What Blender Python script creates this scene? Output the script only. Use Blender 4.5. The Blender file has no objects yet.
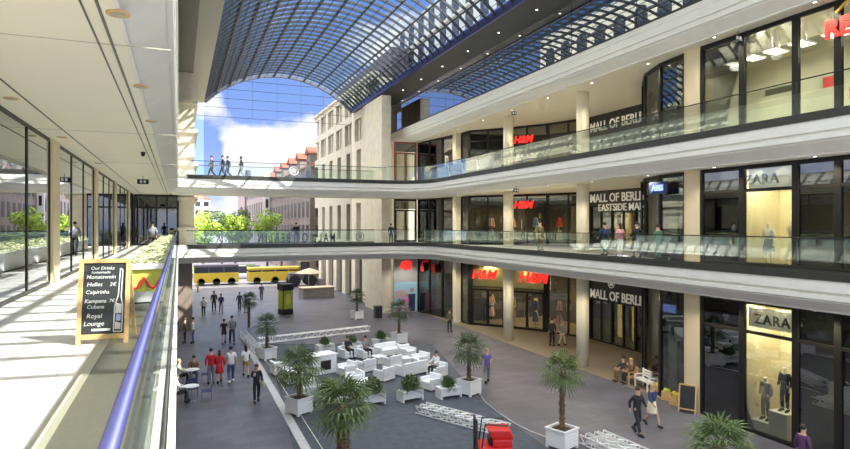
import bpy, bmesh, math, random
from mathutils import Vector, Matrix
RND = random.Random(11)
SC = bpy.context.scene
COL = SC.collection
PI = math.pi
# ---------------------------------------------------------------- camera geometry (X across the hall, Y along it, Z up)
F, CX, CY = 600.0, 425.0, 224.5
TH = math.radians(22.3)
EYE = Vector((0, 0, 1.6))
FWD = Vector((math.sin(TH), math.cos(TH), 0)); RT = Vector((math.cos(TH), -math.sin(TH), 0))
GZ = -6.4            # plaza level
DECKS = (0.0, 5.2, 10.4)
def ray(px, py): return FWD + RT*((px-CX)/F) + Vector((0, 0, (CY-py)/F))
def at(px, py, z=GZ):
    d = ray(px, py); return EYE + d*((z-EYE.z)/d.z)
def on_x(px, py, X):
    d = ray(px, py); return EYE + d*(X/d.x)
def on_y(px, py, Y):
    d = ray(px, py); return EYE + d*(Y/d.y)

# ---------------------------------------------------------------- materials
MATS = {}
def mat(name, col, rough=.6, metal=0.0, noise=0.0, nscale=4.0, emit=None, estr=0.0, spec=.5, bump=0.0, trans=None):
    if name in MATS: return MATS[name]
    m = bpy.data.materials.new(name); m.use_nodes = True
    nt = m.node_tree; b = nt.nodes['Principled BSDF']
    b.inputs['Base Color'].default_value = (*col, 1); b.inputs['Roughness'].default_value = rough
    b.inputs['Metallic'].default_value = metal; b.inputs['Specular IOR Level'].default_value = spec
    if emit: b.inputs['Emission Color'].default_value = (*emit, 1); b.inputs['Emission Strength'].default_value = estr
    if trans:
        b.inputs['Subsurface Weight'].default_value = 0
    if noise or bump:
        tc = nt.nodes.new('ShaderNodeTexCoord'); n = nt.nodes.new('ShaderNodeTexNoise')
        n.inputs['Scale'].default_value = nscale; n.inputs['Detail'].default_value = 5
        nt.links.new(tc.outputs['Object'], n.inputs['Vector'])
        if noise:
            r = nt.nodes.new('ShaderNodeValToRGB')
            r.color_ramp.elements[0].position = .3; r.color_ramp.elements[1].position = .7
            r.color_ramp.elements[0].color = (*[max(0, c*(1-noise)) for c in col], 1)
            r.color_ramp.elements[1].color = (*[min(1, c*(1+noise)) for c in col], 1)
            nt.links.new(n.outputs['Fac'], r.inputs['Fac']); nt.links.new(r.outputs['Color'], b.inputs['Base Color'])
        if bump:
            bp = nt.nodes.new('ShaderNodeBump'); bp.inputs['Strength'].default_value = bump
            nt.links.new(n.outputs['Fac'], bp.inputs['Height']); nt.links.new(bp.outputs['Normal'], b.inputs['Normal'])
    MATS[name] = m; return m
def glass(name, tint, refl=1.0, base=.02, rough=0.0, edge=None):
    """thin pane: tinted see-through with a mirror coat that grows towards grazing angles"""
    m = bpy.data.materials.new(name); m.use_nodes = True; nt = m.node_tree
    for n in list(nt.nodes): nt.nodes.remove(n)
    o = nt.nodes.new('ShaderNodeOutputMaterial'); mx = nt.nodes.new('ShaderNodeMixShader')
    t = nt.nodes.new('ShaderNodeBsdfTransparent'); t.inputs[0].default_value = (*tint, 1)
    g = nt.nodes.new('ShaderNodeBsdfGlossy'); g.inputs['Roughness'].default_value = rough; g.inputs[0].default_value = (.95, .97, 1, 1)
    fr = nt.nodes.new('ShaderNodeFresnel'); fr.inputs['IOR'].default_value = 1.5
    ma = nt.nodes.new('ShaderNodeMath'); ma.operation = 'MULTIPLY_ADD'; ma.use_clamp = True
    ma.inputs[1].default_value = refl; ma.inputs[2].default_value = base
    L = nt.links.new
    L(fr.outputs[0], ma.inputs[0]); L(ma.outputs[0], mx.inputs[0]); L(t.outputs[0], mx.inputs[1]); L(g.outputs[0], mx.inputs[2]); L(mx.outputs[0], o.inputs[0])
    if edge:   # longer way through the glass at a slant: deeper tint
        lw = nt.nodes.new('ShaderNodeLayerWeight'); lw.inputs[0].default_value = .5; mc = nt.nodes.new('ShaderNodeMix'); mc.data_type = 'RGBA'
        mc.inputs[6].default_value = (*tint, 1); mc.inputs[7].default_value = (*edge, 1); L(lw.outputs['Facing'], mc.inputs[0]); L(mc.outputs[2], t.inputs[0])
    MATS[name] = m; return m
def brickmat(name, c1, c2, cm, scale, w, h, mortar, rough=.5, noise=.25, off=.5, spec=.5):
    m = bpy.data.materials.new(name); m.use_nodes = True; nt = m.node_tree; b = nt.nodes['Principled BSDF']
    L = nt.links.new
    tc = nt.nodes.new('ShaderNodeTexCoord'); br = nt.nodes.new('ShaderNodeTexBrick')
    br.inputs['Scale'].default_value = scale; br.inputs['Brick Width'].default_value = w; br.inputs['Row Height'].default_value = h
    br.inputs['Mortar Size'].default_value = mortar; br.offset = off
    br.inputs['Color1'].default_value = (*c1, 1); br.inputs['Color2'].default_value = (*c2, 1); br.inputs['Mortar'].default_value = (*cm, 1)
    n = nt.nodes.new('ShaderNodeTexNoise'); n.inputs['Scale'].default_value = .7; n.inputs['Detail'].default_value = 6
    mx = nt.nodes.new('ShaderNodeMix'); mx.data_type = 'RGBA'; mx.blend_type = 'MULTIPLY'; mx.inputs[0].default_value = 1
    r = nt.nodes.new('ShaderNodeValToRGB'); r.color_ramp.elements[0].color = (1-noise,)*3+(1,); r.color_ramp.elements[1].color = (1, 1, 1, 1)
    r.color_ramp.elements[0].position = .35; r.color_ramp.elements[1].position = .65
    L(tc.outputs['Object'], br.inputs['Vector']); L(tc.outputs['Object'], n.inputs['Vector'])
    L(n.outputs['Fac'], r.inputs['Fac']); L(br.outputs['Color'], mx.inputs[6]); L(r.outputs['Color'], mx.inputs[7]); L(mx.outputs[2], b.inputs['Base Color'])
    b.inputs['Roughness'].default_value = rough; b.inputs['Specular IOR Level'].default_value = spec
    MATS[name] = m; return m

brickmat('paving', (.098, .094, .122), (.135, .13, .160), (.075, .075, .085), 1.0, 1.2, .6, .012, rough=.42, noise=.3)
brickmat('gallery_tiles', (.80, .77, .69), (.76, .73, .66), (.55, .52, .46), 1.0, 1.2, 1.2, .008, rough=.35, noise=.06, off=0)
brickmat('brown_stone', (.34, .25, .22), (.40, .30, .26), (.26, .2, .18), 1.0, 1.0, .4, .02, rough=.8)
brickmat('pier_stone', (.30, .24, .17), (.34, .27, .20), (.2, .16, .12), 1.0, 1.4, .7, .01, rough=.6)
brickmat('pilaster_stone', (.72, .60, .38), (.76, .64, .42), (.55, .45, .28), 1.0, 1.2, .9, .006, rough=.5, noise=.08)
mat('white_plaster', (.84, .82, .74), .55, noise=.03, nscale=2)
mat('ceiling_cream', (.88, .84, .69), .7, noise=.02, nscale=1)
mat('column_cream', (.82, .76, .58), .5, noise=.03, nscale=2)
mat('office_stone', (.80, .72, .56), .7, noise=.08, nscale=1.5)
mat('dark_frame', (.016, .015, .013), .4, spec=.25)
mat('dark_strip', (.05, .05, .042), .4, spec=.3)
mat('dark_wall', (.035, .03, .027), .4)
mat('granite_band', (.15, .145, .115), .38, noise=.12, nscale=30)
mat('pale_trim', (.42, .40, .31), .5)
mat('steel', (.55, .56, .62), .22, 1.0)
mat('blue_steel', (.13, .14, .36), .34, .85)
mat('aluminium', (.80, .82, .85), .38, .75)
mat('roof_steel', (.03, .036, .045), .4, .2)
mat('roof_beam', (.10, .10, .10), .4, .3)
mat('beam_brown', (.24, .22, .18), .6)
mat('arch_grey', (.12, .13, .17), .4)
mat('beam_pale', (.50, .46, .39), .5, noise=.06, nscale=6)
mat('white_lacquer', (.86, .87, .88), .35)
mat('white_cushion', (.84, .86, .88), .8, noise=.03, nscale=8, bump=.1)
mat('wood', (.62, .40, .17), .5, noise=.2, nscale=14)
mat('blackboard', (.022, .026, .026), .55, noise=.3, nscale=9)
mat('chalk', (.60, .60, .56), .9)
mat('chalk_blue', (.35, .42, .62), .9)
mat('black', (.02, .02, .022), .5)
mat('rubber', (.025, .025, .025), .85)
mat('carpet', (.06, .07, .09), .85, noise=.2, nscale=3)
mat('pale_strip', (.50, .50, .52), .5, noise=.1, nscale=5)
mat('palm_leaf', (.085, .135, .035), .5, noise=.45, nscale=6)
mat('palm_leaf_dark', (.05, .085, .028), .5, noise=.4, nscale=6)
mat('palm_trunk', (.16, .10, .055), .9, noise=.4, nscale=18, bump=.6)
mat('soil', (.05, .035, .025), .95, noise=.3, nscale=20)
mat('shrub_leaf', (.07, .12, .035), .5, noise=.45, nscale=8)
mat('pale_hedge', (.58, .60, .34), .6, noise=.35, nscale=9)
mat('tree_lime', (.34, .46, .05), .6, noise=.4, nscale=.6)
mat('tree_dark', (.10, .17, .04), .6, noise=.4, nscale=.6)
mat('bark', (.12, .09, .06), .9, noise=.3, nscale=6)
mat('red_paint', (.62, .02, .018), .35)
mat('red_sign', (.85, .02, .02), .4, emit=(1, .03, .02), estr=.6)
mat('red_poster', (.62, .03, .025), .5)
mat('yellow_paint', (.62, .45, .05), .4)
mat('yellow_cloth', (.55, .58, .10), .8)
mat('white_letters', (.72, .70, .62), .5, emit=(1, .95, .8), estr=.10)
mat('silver_letters', (.72, .72, .66), .35, .3)
mat('black_letters', (.02, .02, .02), .4)
mat('grey_emblem', (.30, .31, .30), .5)
mat('blue_lamp', (.1, .15, .8), .4, emit=(.25, .35, 1), estr=1.1)
mat('lamp_white', (1, 1, 1), .4, emit=(1, .95, .82), estr=3)
mat('lamp_off', (.30, .27, .16), .3)
mat('lamp_warm', (1, .9, .7), .4, emit=(1, .72, .32), estr=6)
mat('lamp_panel', (1, 1, 1), .4, emit=(1, .93, .78), estr=3.0)
mat('lit_panel', (.9, .6, .2), .6, emit=(1, .62, .16), estr=1.1)
mat('sign_board_lit', (.6, .56, .44), .6, emit=(.9, .82, .6), estr=.16)
mat('shop_cream', (.74, .66, .46), .7)
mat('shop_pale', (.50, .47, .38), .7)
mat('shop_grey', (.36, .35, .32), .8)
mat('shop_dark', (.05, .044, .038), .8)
mat('shop_floor', (.22, .18, .13), .4)
mat('plinth_white', (.86, .84, .78), .5)
mat('roof_tile', (.33, .10, .06), .8, noise=.2, nscale=2)
mat('block_white', (.78, .77, .76), .8)
mat('block_pink', (.60, .46, .42), .8)
mat('block_dark', (.14, .12, .15), .8)
mat('window_dark', (.03, .035, .045), .15, spec=.8)
mat('window_brown', (.035, .028, .025), .4, spec=.3)
mat('asphalt', (.30, .29, .30), .9, noise=.15, nscale=1)
mat('lawn', (.12, .17, .05), .9, noise=.3, nscale=1)
mat('ochre_cloth', (.62, .50, .34), .8)
mat('kiosk_grey', (.28, .25, .22), .8, noise=.15, nscale=4)
mat('door_red', (.26, .07, .045), .4)
mat('poster_grey', (.42, .43, .40), .6)
mat('poster_sky', (.40, .66, .80), .6)
mat('poster_pink', (.80, .28, .55), .6)
mat('poster_blue', (.16, .26, .55), .6)
mat('poster_green', (.40, .50, .06), .6)
mat('poster_yellow', (.75, .65, .10), .6)
mat('wicker', (.70, .62, .46), .8, noise=.2, nscale=25)
mat('paper', (.85, .83, .78), .8)
for nm, c in dict(skin=(.55, .34, .24), skin_dark=(.30, .17, .11), hair_dark=(.03, .022, .018), hair_brown=(.10, .055, .03), hair_fair=(.45, .32, .15), mannequin_skin=(.80, .76, .66),
                  c_black=(.02, .02, .025), c_navy=(.03, .045, .12), c_jeans=(.06, .09, .20), c_red=(.60, .02, .03), c_white=(.80, .80, .80), c_grey=(.22, .22, .24), c_olive=(.14, .13, .07),
                  c_mustard=(.50, .30, .05), c_purple=(.13, .10, .35), c_green=(.05, .16, .10), c_pink=(.70, .35, .38), c_cream=(.72, .66, .50), c_brown=(.16, .09, .05), c_plum=(.09, .03, .10), c_blue=(.10, .20, .50)).items():
    mat(nm, c, .75)
glass('glass_clear', (.93, .97, .95), .8, .01)
glass('glass_balustrade', (.94, .975, .95), .48, .01)
glass('glass_shop', (.80, .84, .80), .9, .03)
glass('glass_smoked', (.34, .36, .35), 1.3, .07)
glass('glass_gallery', (.62, .68, .60), 1.6, .16)
glass('glass_roof', (.90, .95, 1.0), .9, .02, edge=(.32, .41, .40))
glass('glass_mirror', (.16, .19, .18), 1.0, .40)
glass('glass_facade', (.60, .61, .62), .15, 0.0)
def M(n): return MATS[n]

# ---------------------------------------------------------------- mesh collector
class MB:
    def __init__(s): s.v = []; s.f = []; s.mi = []; s.cur = 0
    def add(s, vs, fs):
        o = len(s.v); s.v += [tuple(v) for v in vs]
        for f in fs: s.f.append([i+o for i in f]); s.mi.append(s.cur)
        return s
    def use(s, i): s.cur = i; return s
    def box(s, x0, x1, y0, y1, z0, z1):
        return s.add([(x0,y0,z0),(x1,y0,z0),(x1,y1,z0),(x0,y1,z0),(x0,y0,z1),(x1,y0,z1),(x1,y1,z1),(x0,y1,z1)],
                     [(3,2,1,0),(4,5,6,7),(0,1,5,4),(1,2,6,5),(2,3,7,6),(3,0,4,7)])
    def frame_box(s, org, ax, ay, az):
        """box from corner org spanned by three vectors (right handed)"""
        o = Vector(org); ax, ay, az = Vector(ax), Vector(ay), Vector(az)
        p = [o, o+ax, o+ax+ay, o+ay]; p += [q+az for q in p]
        return s.add(p, [(3,2,1,0),(4,5,6,7),(0,1,5,4),(1,2,6,5),(2,3,7,6),(3,0,4,7)])
    def seg(s, p0, p1, z0, z1, th=.1, off=0.0):
        """upright board along the plan segment p0-p1, centred at sideways offset off"""
        p0, p1 = Vector((*p0[:2], 0)), Vector((*p1[:2], 0)); d = (p1-p0).normalized(); n = Vector((-d.y, d.x, 0))
        return s.frame_box(p0+n*(off-th/2)+Vector((0, 0, z0)), p1-p0, n*th, (0, 0, z1-z0))
    def beam(s, a, b, w, h=None, up=(0, 0, 1)):
        a, b = Vector(a), Vector(b); h = h or w; d = (b-a).normalized(); up = Vector(up)
        if abs(d.dot(up)) > .98: up = Vector((1, 0, 0))
        x = d.cross(up).normalized(); y = x.cross(d)
        p = []
        for q in (a, b): p += [q-x*w/2-y*h/2, q+x*w/2-y*h/2, q+x*w/2+y*h/2, q-x*w/2+y*h/2]
        return s.add(p, [(3,2,1,0),(4,5,6,7),(0,1,5,4),(1,2,6,5),(2,3,7,6),(3,0,4,7)])
    def tube(s, pts, r, n=8):
        pts = [Vector(p) for p in pts]; rs = r if isinstance(r, (list, tuple)) else [r]*len(pts)
        vs = []; prev = None
        for i, p in enumerate(pts):
            d = (pts[min(i+1, len(pts)-1)]-pts[max(i-1, 0)]).normalized()
            ref = Vector((0, 0, 1)) if abs(d.z) < .95 else Vector((1, 0, 0))
            x = d.cross(ref).normalized() if prev is None else (prev-d*prev.dot(d)).normalized()
            prev = x; y = d.cross(x)
            vs += [p+x*rs[i]*math.cos(2*PI*k/n)+y*rs[i]*math.sin(2*PI*k/n) for k in range(n)]
        fs = [(i*n+k, i*n+(k+1) % n, (i+1)*n+(k+1) % n, (i+1)*n+k) for i in range(len(pts)-1) for k in range(n)]
        fs += [tuple(reversed(range(n))), tuple((len(pts)-1)*n+k for k in range(n))]
        return s.add(vs, fs)
    def prism(s, poly, z0, z1):
        a = sum(poly[i][0]*poly[(i+1) % len(poly)][1]-poly[(i+1) % len(poly)][0]*poly[i][1] for i in range(len(poly)))
        if a < 0: poly = list(reversed(poly))
        n = len(poly)
        return s.add([(x, y, z0) for x, y in poly]+[(x, y, z1) for x, y in poly],
                     [tuple(reversed(range(n))), tuple(range(n, 2*n))]+[(i, (i+1) % n, n+(i+1) % n, n+i) for i in range(n)])
    def lathe(s, prof, c=(0, 0, 0), n=16):
        vs = [(c[0]+r*math.cos(2*PI*k/n), c[1]+r*math.sin(2*PI*k/n), c[2]+z) for r, z in prof for k in range(n)]
        m = len(prof)
        fs = [(i*n+k, i*n+(k+1) % n, (i+1)*n+(k+1) % n, (i+1)*n+k) for i in range(m-1) for k in range(n)]
        fs += [tuple(reversed(range(n))), tuple((m-1)*n+k for k in range(n))]
        return s.add(vs, fs)
    def ell(s, c, r, nu=12, nv=8):
        vs = []; 
        for j in range(1, nv):
            t = PI*j/nv
            vs += [(c[0]+r[0]*math.sin(t)*math.cos(2*PI*k/nu), c[1]+r[1]*math.sin(t)*math.sin(2*PI*k/nu), c[2]-r[2]*math.cos(t)) for k in range(nu)]
        b = len(vs); vs += [(c[0], c[1], c[2]-r[2]), (c[0], c[1], c[2]+r[2])]
        fs = [(j*nu+k, j*nu+(k+1) % nu, (j+1)*nu+(k+1) % nu, (j+1)*nu+k) for j in range(nv-2) for k in range(nu)]
        fs += [(b, (k+1) % nu, k) for k in range(nu)]+[(b+1, (nv-2)*nu+k, (nv-2)*nu+(k+1) % nu) for k in range(nu)]
        return s.add(vs, fs)
    def sweep(s, path, prof, closed=False):
        """profile (inset, z) swept along a plan path; inset is to the LEFT of travel when positive"""
        P = [Vector((*p, 0)) for p in path]; n = len(P); k = len(prof); vs = []
        for i in range(n):
            d0 = (P[i]-P[i-1]).normalized() if i else (P[1]-P[0]).normalized()
            d1 = (P[i+1]-P[i]).normalized() if i < n-1 else d0
            b = (Vector((-d0.y, d0.x, 0))+Vector((-d1.y, d1.x, 0)))
            b = b/ max(.3, (b.length_squared/2)) if b.length > 1e-6 else Vector((-d0.y, d0.x, 0))
            vs += [P[i]+b*o+Vector((0, 0, z)) for o, z in prof]
        fs = [(i*k+j, (i+1)*k+j, (i+1)*k+j+1, i*k+j+1) for i in range(n-1) for j in range(k-1)]
        return s.add(vs, fs)
    def mesh(s, name, mats, smooth=False, bevel=0.0):
        me = bpy.data.meshes.new(name); me.from_pydata(s.v, [], s.f); me.update()
        for m in (mats if isinstance(mats, (list, tuple)) else [mats]): me.materials.append(M(m) if isinstance(m, str) else m)
        if len(me.materials) > 1: me.polygons.foreach_set('material_index', s.mi)
        if bevel:
            bm = bmesh.new(); bm.from_mesh(me)
            bmesh.ops.bevel(bm, geom=[e for e in bm.edges], offset=bevel, segments=2, affect='EDGES', profile=.6, clamp_overlap=True)
            bm.to_mesh(me); bm.free()
        if smooth: me.polygons.foreach_set('use_smooth', [True]*len(me.polygons))
        return me
    def build(s, name, mats, parent=None, smooth=False, bevel=0.0, world=False):
        return link(name, s.mesh(name, mats, smooth, bevel), parent, world)
def rootmat(p):
    m = Matrix.Translation(p.location) @ p.rotation_euler.to_matrix().to_4x4() @ Matrix.Diagonal((*p.scale, 1))
    return rootmat(p.parent) @ p.matrix_parent_inverse @ m if p.parent else m
def link(name, me, parent=None, world=False):
    o = bpy.data.objects.new(name, me); COL.objects.link(o)
    if parent:
        o.parent = parent
        if world: o.matrix_parent_inverse = rootmat(parent).inverted()
    return o
def tag(o, label, cat, group=None, kind=None):
    o['label'] = label; o['category'] = cat
    if group: o['group'] = group
    if kind: o['kind'] = kind
    return o
def empty(name, loc, label, cat, group=None, kind=None, rz=0.0, sc=1.0):
    o = bpy.data.objects.new(name, None); COL.objects.link(o); o.empty_display_size = .2
    o.location = loc; o.rotation_euler = (0, 0, rz); o.scale = (sc,)*3
    return tag(o, label, cat, group, kind)
def struct(name, mb, mats, label, cat, smooth=False, bevel=0.0):
    return tag(mb.build(name, mats, smooth=smooth, bevel=bevel), label, cat, None, 'structure')
def copy_tree(o, parent=None):
    cpy = o.copy(); COL.objects.link(cpy)
    if parent: cpy.parent = parent
    for ch in list(o.children): copy_tree(ch, cpy)
    return cpy
def ordinal(i): return ['first', 'second', 'third', 'fourth', 'fifth', 'sixth', 'seventh', 'eighth', 'ninth', 'tenth', 'eleventh', 'twelfth', 'thirteenth', 'fourteenth', 'fifteenth', 'sixteenth', 'seventeenth', 'eighteenth', 'nineteenth', 'twentieth'][i]
def text_mesh(name, txt, size, mats, extrude=.02, align='CENTER', bold=0.0, spacing=1.0, shear=0.0):
    cu = bpy.data.curves.new(name, 'FONT'); cu.body = txt; cu.size = size; cu.extrude = extrude; cu.align_x = align; cu.offset = bold
    cu.space_character = spacing; cu.shear = shear; cu.resolution_u = 3
    t = bpy.data.objects.new(name+'_tmp', cu); COL.objects.link(t)
    dg = bpy.context.evaluated_depsgraph_get(); me = bpy.data.meshes.new_from_object(t.evaluated_get(dg))
    bpy.data.objects.remove(t); bpy.data.curves.remove(cu)
    me.name = name; me.materials.clear(); me.materials.append(M(mats)); return me
def place_text(o, pos, right, up=(0, 0, 1)):
    r = Vector(right).normalized(); u = Vector(up).normalized(); n = r.cross(u)
    m = Matrix((r, u, n)).transposed().to_4x4(); m.translation = Vector(pos); return m
def sign(name, txt, size, pos, right, m, label, cat='sign', width=None, **k):
    me = text_mesh(name, txt, size, m, **k)
    if width: me.transform(Matrix.Diagonal((width/(max(v.co.x for v in me.vertices)-min(v.co.x for v in me.vertices)), 1, 1, 1)))
    o = link(name, me); o.matrix_world = place_text(o, pos, right)
    return tag(o, label, cat)
# ================================================================= plaza floor and land
struct('floor', MB().box(-12, 32, -8, 80, GZ-.3, GZ), 'paving', 'grey stone slab floor of the plaza between the shop galleries', 'floor')
struct('ground', MB().box(-160, 220, 80, 420, GZ-.3, GZ-.02), 'asphalt', 'grey street ground beyond the end of the plaza', 'ground')
o = MB().box(4.02, 4.36, 12, 40.5, GZ, GZ+.012).build('trim_1', 'pale_strip'); tag(o, 'pale straight strip running along the plaza beside the lounge area', 'paving strip', None, 'structure')  # straight pale strip laid on the plaza floor
# ================================================================= gallery slabs
XR, XL = 19.15, -.03
BR0, BR1 = 47.5, 51.3                # footbridge front and back edge
def arc(cx, cy, r, a0, a1, n): return [(cx+r*math.cos(math.radians(a0+(a1-a0)*i/n)), cy+r*math.sin(math.radians(a0+(a1-a0)*i/n))) for i in range(n+1)]
RIGHT_EDGE = [(XR, 2.0)] + arc(XR-3, BR0-3, 3, 0, 90, 8)           # straight then a round corner onto the bridge
BRIDGE_EDGE = [(16.15, BR0), (XL+.6, BR0)]
LEFT_EDGE = arc(XL+.6, BR0-.6, .6, 90, 180, 4) + [(XL, -6.0)]
EDGE = RIGHT_EDGE + BRIDGE_EDGE[1:] + LEFT_EDGE[1:]
# travel up the right side, over the bridge, down the left: solid lies to the RIGHT of travel, so insets are negative
CORNICE = [(0, -.2), (-.02, -.2), (-.02, -.57), (-.10, -.59), (-.10, -.66), (-.04, -.68), (-.04, -.83), (-.13, -.87), (-.13, -.91), (-.56, -1.24), (-.56, -1.28), (-.62, -1.30)]
def footprint(ins):
    r = [(XR+ins, 2.0)] + arc(XR-3, BR0-3, 3+ins, 0, 90, 8) + [(XL-ins if 0 else .6, BR0+ins)] + [(XL-ins, BR0-.6)]
    return r
NAMES = ['first gallery', 'upper gallery', 'top storey']
for li, D in enumerate(DECKS):
    nm = NAMES[li]
    if li < 2:
        path = EDGE
        struct('trim_%d' % (li+2), MB().sweep(path, [(o, D+z) for o, z in CORNICE]), 'white_plaster', 'white stepped cornice under the %s, round the whole hall' % nm, 'cornice')
        def slab(i0, z0, z1, name, m, lab, cat):
            mb = MB()
            right = [(XR+i0, 2.0)] + arc(XR-3, BR0-3, 3+i0, 0, 90, 8)
            mb.prism(right + [(16.15, BR1), (17.0, BR1), (30.0, BR1), (30.0, 2.0)], z0, z1)
            struct(name, mb, m, lab % 'right side of the hall', cat)
            mb = MB(); mb.prism([(16.15, BR0+i0), (16.15, BR1), (XL-.3, BR1), (XL-i0, BR0+i0+.001)], z0, z1)
            struct(name, mb, m, lab % 'footbridge at the far end', cat)
            mb = MB(); mb.box(-9, XL-i0, -6, BR1, z0, z1)
            struct(name, mb, m, lab % 'left walkway side', cat)
        slab(.03, D-.2, D, 'floor', 'gallery_tiles', 'pale stone floor of the '+nm+', %s', 'floor')
        slab(.60, D-1.3, D-.205, 'ceiling', 'ceiling_cream', 'cream ceiling under the '+nm+', %s', 'ceiling')
        struct('trim_%d' % (li+5), MB().sweep(list(reversed([(x, y) for x, y in [(16.15, BR1), (1.2, BR1)]])), [(0, D-.2), (-.02, D-1.3)]), 'white_plaster', 'white back fascia of the %s footbridge' % nm, 'fascia')
    else:
        pth = [(XR, 2.0), (XR, 55.6)]
        struct('trim_4', MB().sweep(pth, [(0, D+.06)]+[(o, D+z) for o, z in CORNICE]), 'white_plaster', 'white stepped cornice below the mirrored glass storey', 'cornice')
        struct('ceiling', MB().box(XR+.6, 30, 2, 55.6, D-1.3, D), 'ceiling_cream', 'cream ceiling over the upper gallery, right side', 'ceiling')
        struct('ceiling', MB().box(-9, XL, -6, BR1, D-1.3, D), 'ceiling_cream', 'cream ceiling over the left upper walkway', 'ceiling')
# dark edge strips on the right galleries and the bridges
for li in (0, 1):
    D = DECKS[li]
    struct('trim_%d' % (li+8), MB().sweep([(x, y) for x, y in RIGHT_EDGE+BRIDGE_EDGE[1:]], [(-.12, D+.05), (.012, D+.05), (.012, D-.20), (-.02, D-.2)]), 'dark_strip', 'dark metal edge strip along the floor of the %s' % NAMES[li], 'edge strip')
struct('trim_10', MB().sweep([(XR, 2.0), (XR, 55.6)], [(-.1, 10.56), (.01, 10.56), (.01, 10.46), (-.1, 10.46)]), 'dark_strip', 'dark strip between top cornice and mirrored glass', 'edge strip')
# left walkway floor band, white nosing, ceiling slots
struct('trim_11', MB().box(-.88, XL-.05, -4, 46.8, .0, .012), 'granite_band', 'dark stone band in the left walkway floor beside the handrail', 'floor band')
struct('trim_12', MB().box(-1.0, -.88, -4, 46.8, .0, .02), 'pale_trim', 'pale border strip edging the dark floor band', 'border strip')
struct('trim_13', MB().box(XL-.05, XL+.005, -4, 46.8, -.02, .035), 'white_plaster', 'white floor nosing under the left glass balustrade', 'nosing')
CZ = 3.9
struct('trim_14', MB().box(-.95, -.93, -4, 50.4, CZ-.012, CZ+.01).box(-.80, -.77, -4, 50.4, CZ-.012, CZ+.01), 'dark_strip', 'pair of thin slots running along the left ceiling', 'ceiling slot')
struct('trim_15', MB().box(-2.62, -2.59, -4, 50.4, CZ-.012, CZ+.01), 'dark_strip', 'thin slot in the left ceiling near the windows', 'ceiling slot')
for i, y in enumerate((8.6, 16.8, 25.0, 33.2)):
    struct('trim_%d' % (16+i), MB().box(-3.2, -.1, y, y+.012, CZ-.006, CZ+.01), 'pale_trim', 'joint line across the left ceiling, %s from the near end' % ordinal(i), 'ceiling joint')
# ================================================================= columns, pilasters, piers
LV = [('plaza', GZ, -1.3), ('first gallery', 0.0, 3.9), ('upper gallery', 5.2, 9.1)]
for ln, z0, z1 in LV:
    for i, y in enumerate((28.1, 36.4)):
        mb = MB().lathe([(.35, 0), (.35, z1-z0)], (21.2, y, z0), 28)
        struct('column', mb, 'column_cream', 'round cream column on the %s, %s' % (ln, ['in front of the mall entrance', 'in front of the red letter shop']), 'column', smooth=False) if 0 else \
        tag(mb.build('column', 'column_cream', smooth=True), 'round cream column on the %s, %s' % (ln, ['nearer one, by the mall entrance', 'farther one, in front of the clothes shop'][i]), 'column', None, 'structure')
    struct('column', MB().box(20.36, 21.1, 19.05, 19.9, z0, z1), 'pilaster_stone', 'square yellow stone pilaster beside the big shop window, %s' % ln, 'pilaster')
    struct('column', MB().box(20.36, 21.1, 10.4, 11.25, z0, z1), 'pilaster_stone', 'square yellow stone pilaster nearest the camera, %s' % ln, 'pilaster')
    struct('column', MB().box(20.95, 21.6, 44.4, 45.05, z0, z1), 'column_cream', 'slim square cream pilaster at far end of the %s' % ln, 'pilaster')
struct('column', MB().box(16.85, 17.75, 51.35, 56.45, GZ, 13.25), 'office_stone', 'tall cream corner pier where the right gallery meets the stone offices', 'pier')
struct('column', MB().box(-.1, .95, 49.2, 50.9, GZ, -1.32), 'pier_stone', 'brown stone pier carrying the left end of the lower footbridge', 'pier')
for i, y in enumerate((40.0, 31.5, 23.0, 14.5)):
    struct('column', MB().box(-1.6, -.7, y, y+.9, GZ, -1.3), 'pier_stone', 'brown stone pier below the left walkway, %s from the far end' % ordinal(i), 'pier')
# left building end, below and beyond the walkway
struct('wall_left', MB().box(-9, -6, -6, 51.3, GZ, -1.3), 'shop_grey', 'wall under the left walkway', 'wall')
mb = MB().box(-6, 1.15, 51.35, 76, -1.5, 13.7)
struct('wall_left_far', mb, 'office_stone', 'sunlit cream stone wall of the left offices beyond the footbridges', 'wall')
mb = MB()
for z in (1.1, 3.5, 6.3, 8.9, 11.2): mb.box(1.15, 1.42, 51.5, 76, z, z+.28)
for z in (1.1, 3.5, 6.3, 8.9, 11.2): mb.box(-.6, 1.42, 51.1, 51.5, z, z+.28)
struct('trim_20', mb, 'office_stone', 'cream stone ledges on the left office wall', 'ledge')
struct('wall_left_base', MB().box(-6, .6, 53, 76, GZ, -1.5), 'pier_stone', 'brown stone base of the left offices', 'wall')
# ================================================================= roof
SZ, X0, X1, RISE = 13.87, 2.3, 17.6, 3.3
RR = ((X1-X0)/2)**2/(2*RISE)+RISE/2; RCX = (X0+X1)/2; RCZ = SZ+RISE-RR
A0 = math.acos((X0-RCX)/RR); A1 = math.acos((X1-RCX)/RR)
def arch(t, r=RR):
    a = A0+(A1-A0)*t; return RCX+r*math.cos(a), RCZ+r*math.sin(a)
YR0, YR1 = -5.0, 63.6
rf = empty('glass_roof', (RCX, YR0, SZ), 'long barrel-vaulted glass roof with dark steel ribs over the plaza', 'roof')
NP = 11
y = YR0
RIBS = []
while y < YR1+.01: RIBS.append(y); y += 1.04
for y in RIBS:
    mb = MB(); pts = [arch(i/22) for i in range(23)]
    for i in range(22):
        (xa, za), (xb, zb) = pts[i], pts[i+1]
        nx, nz = (pts[i][0]+pts[i+1][0])/2-RCX, (pts[i][1]+pts[i+1][1])/2-RCZ; l = math.hypot(nx, nz)
        mb.beam((xa, y, za), (xb, y, zb), .11, .16, (nx/l, 0, nz/l))
    mb.build('rib', 'roof_steel', rf, world=True)
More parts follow.
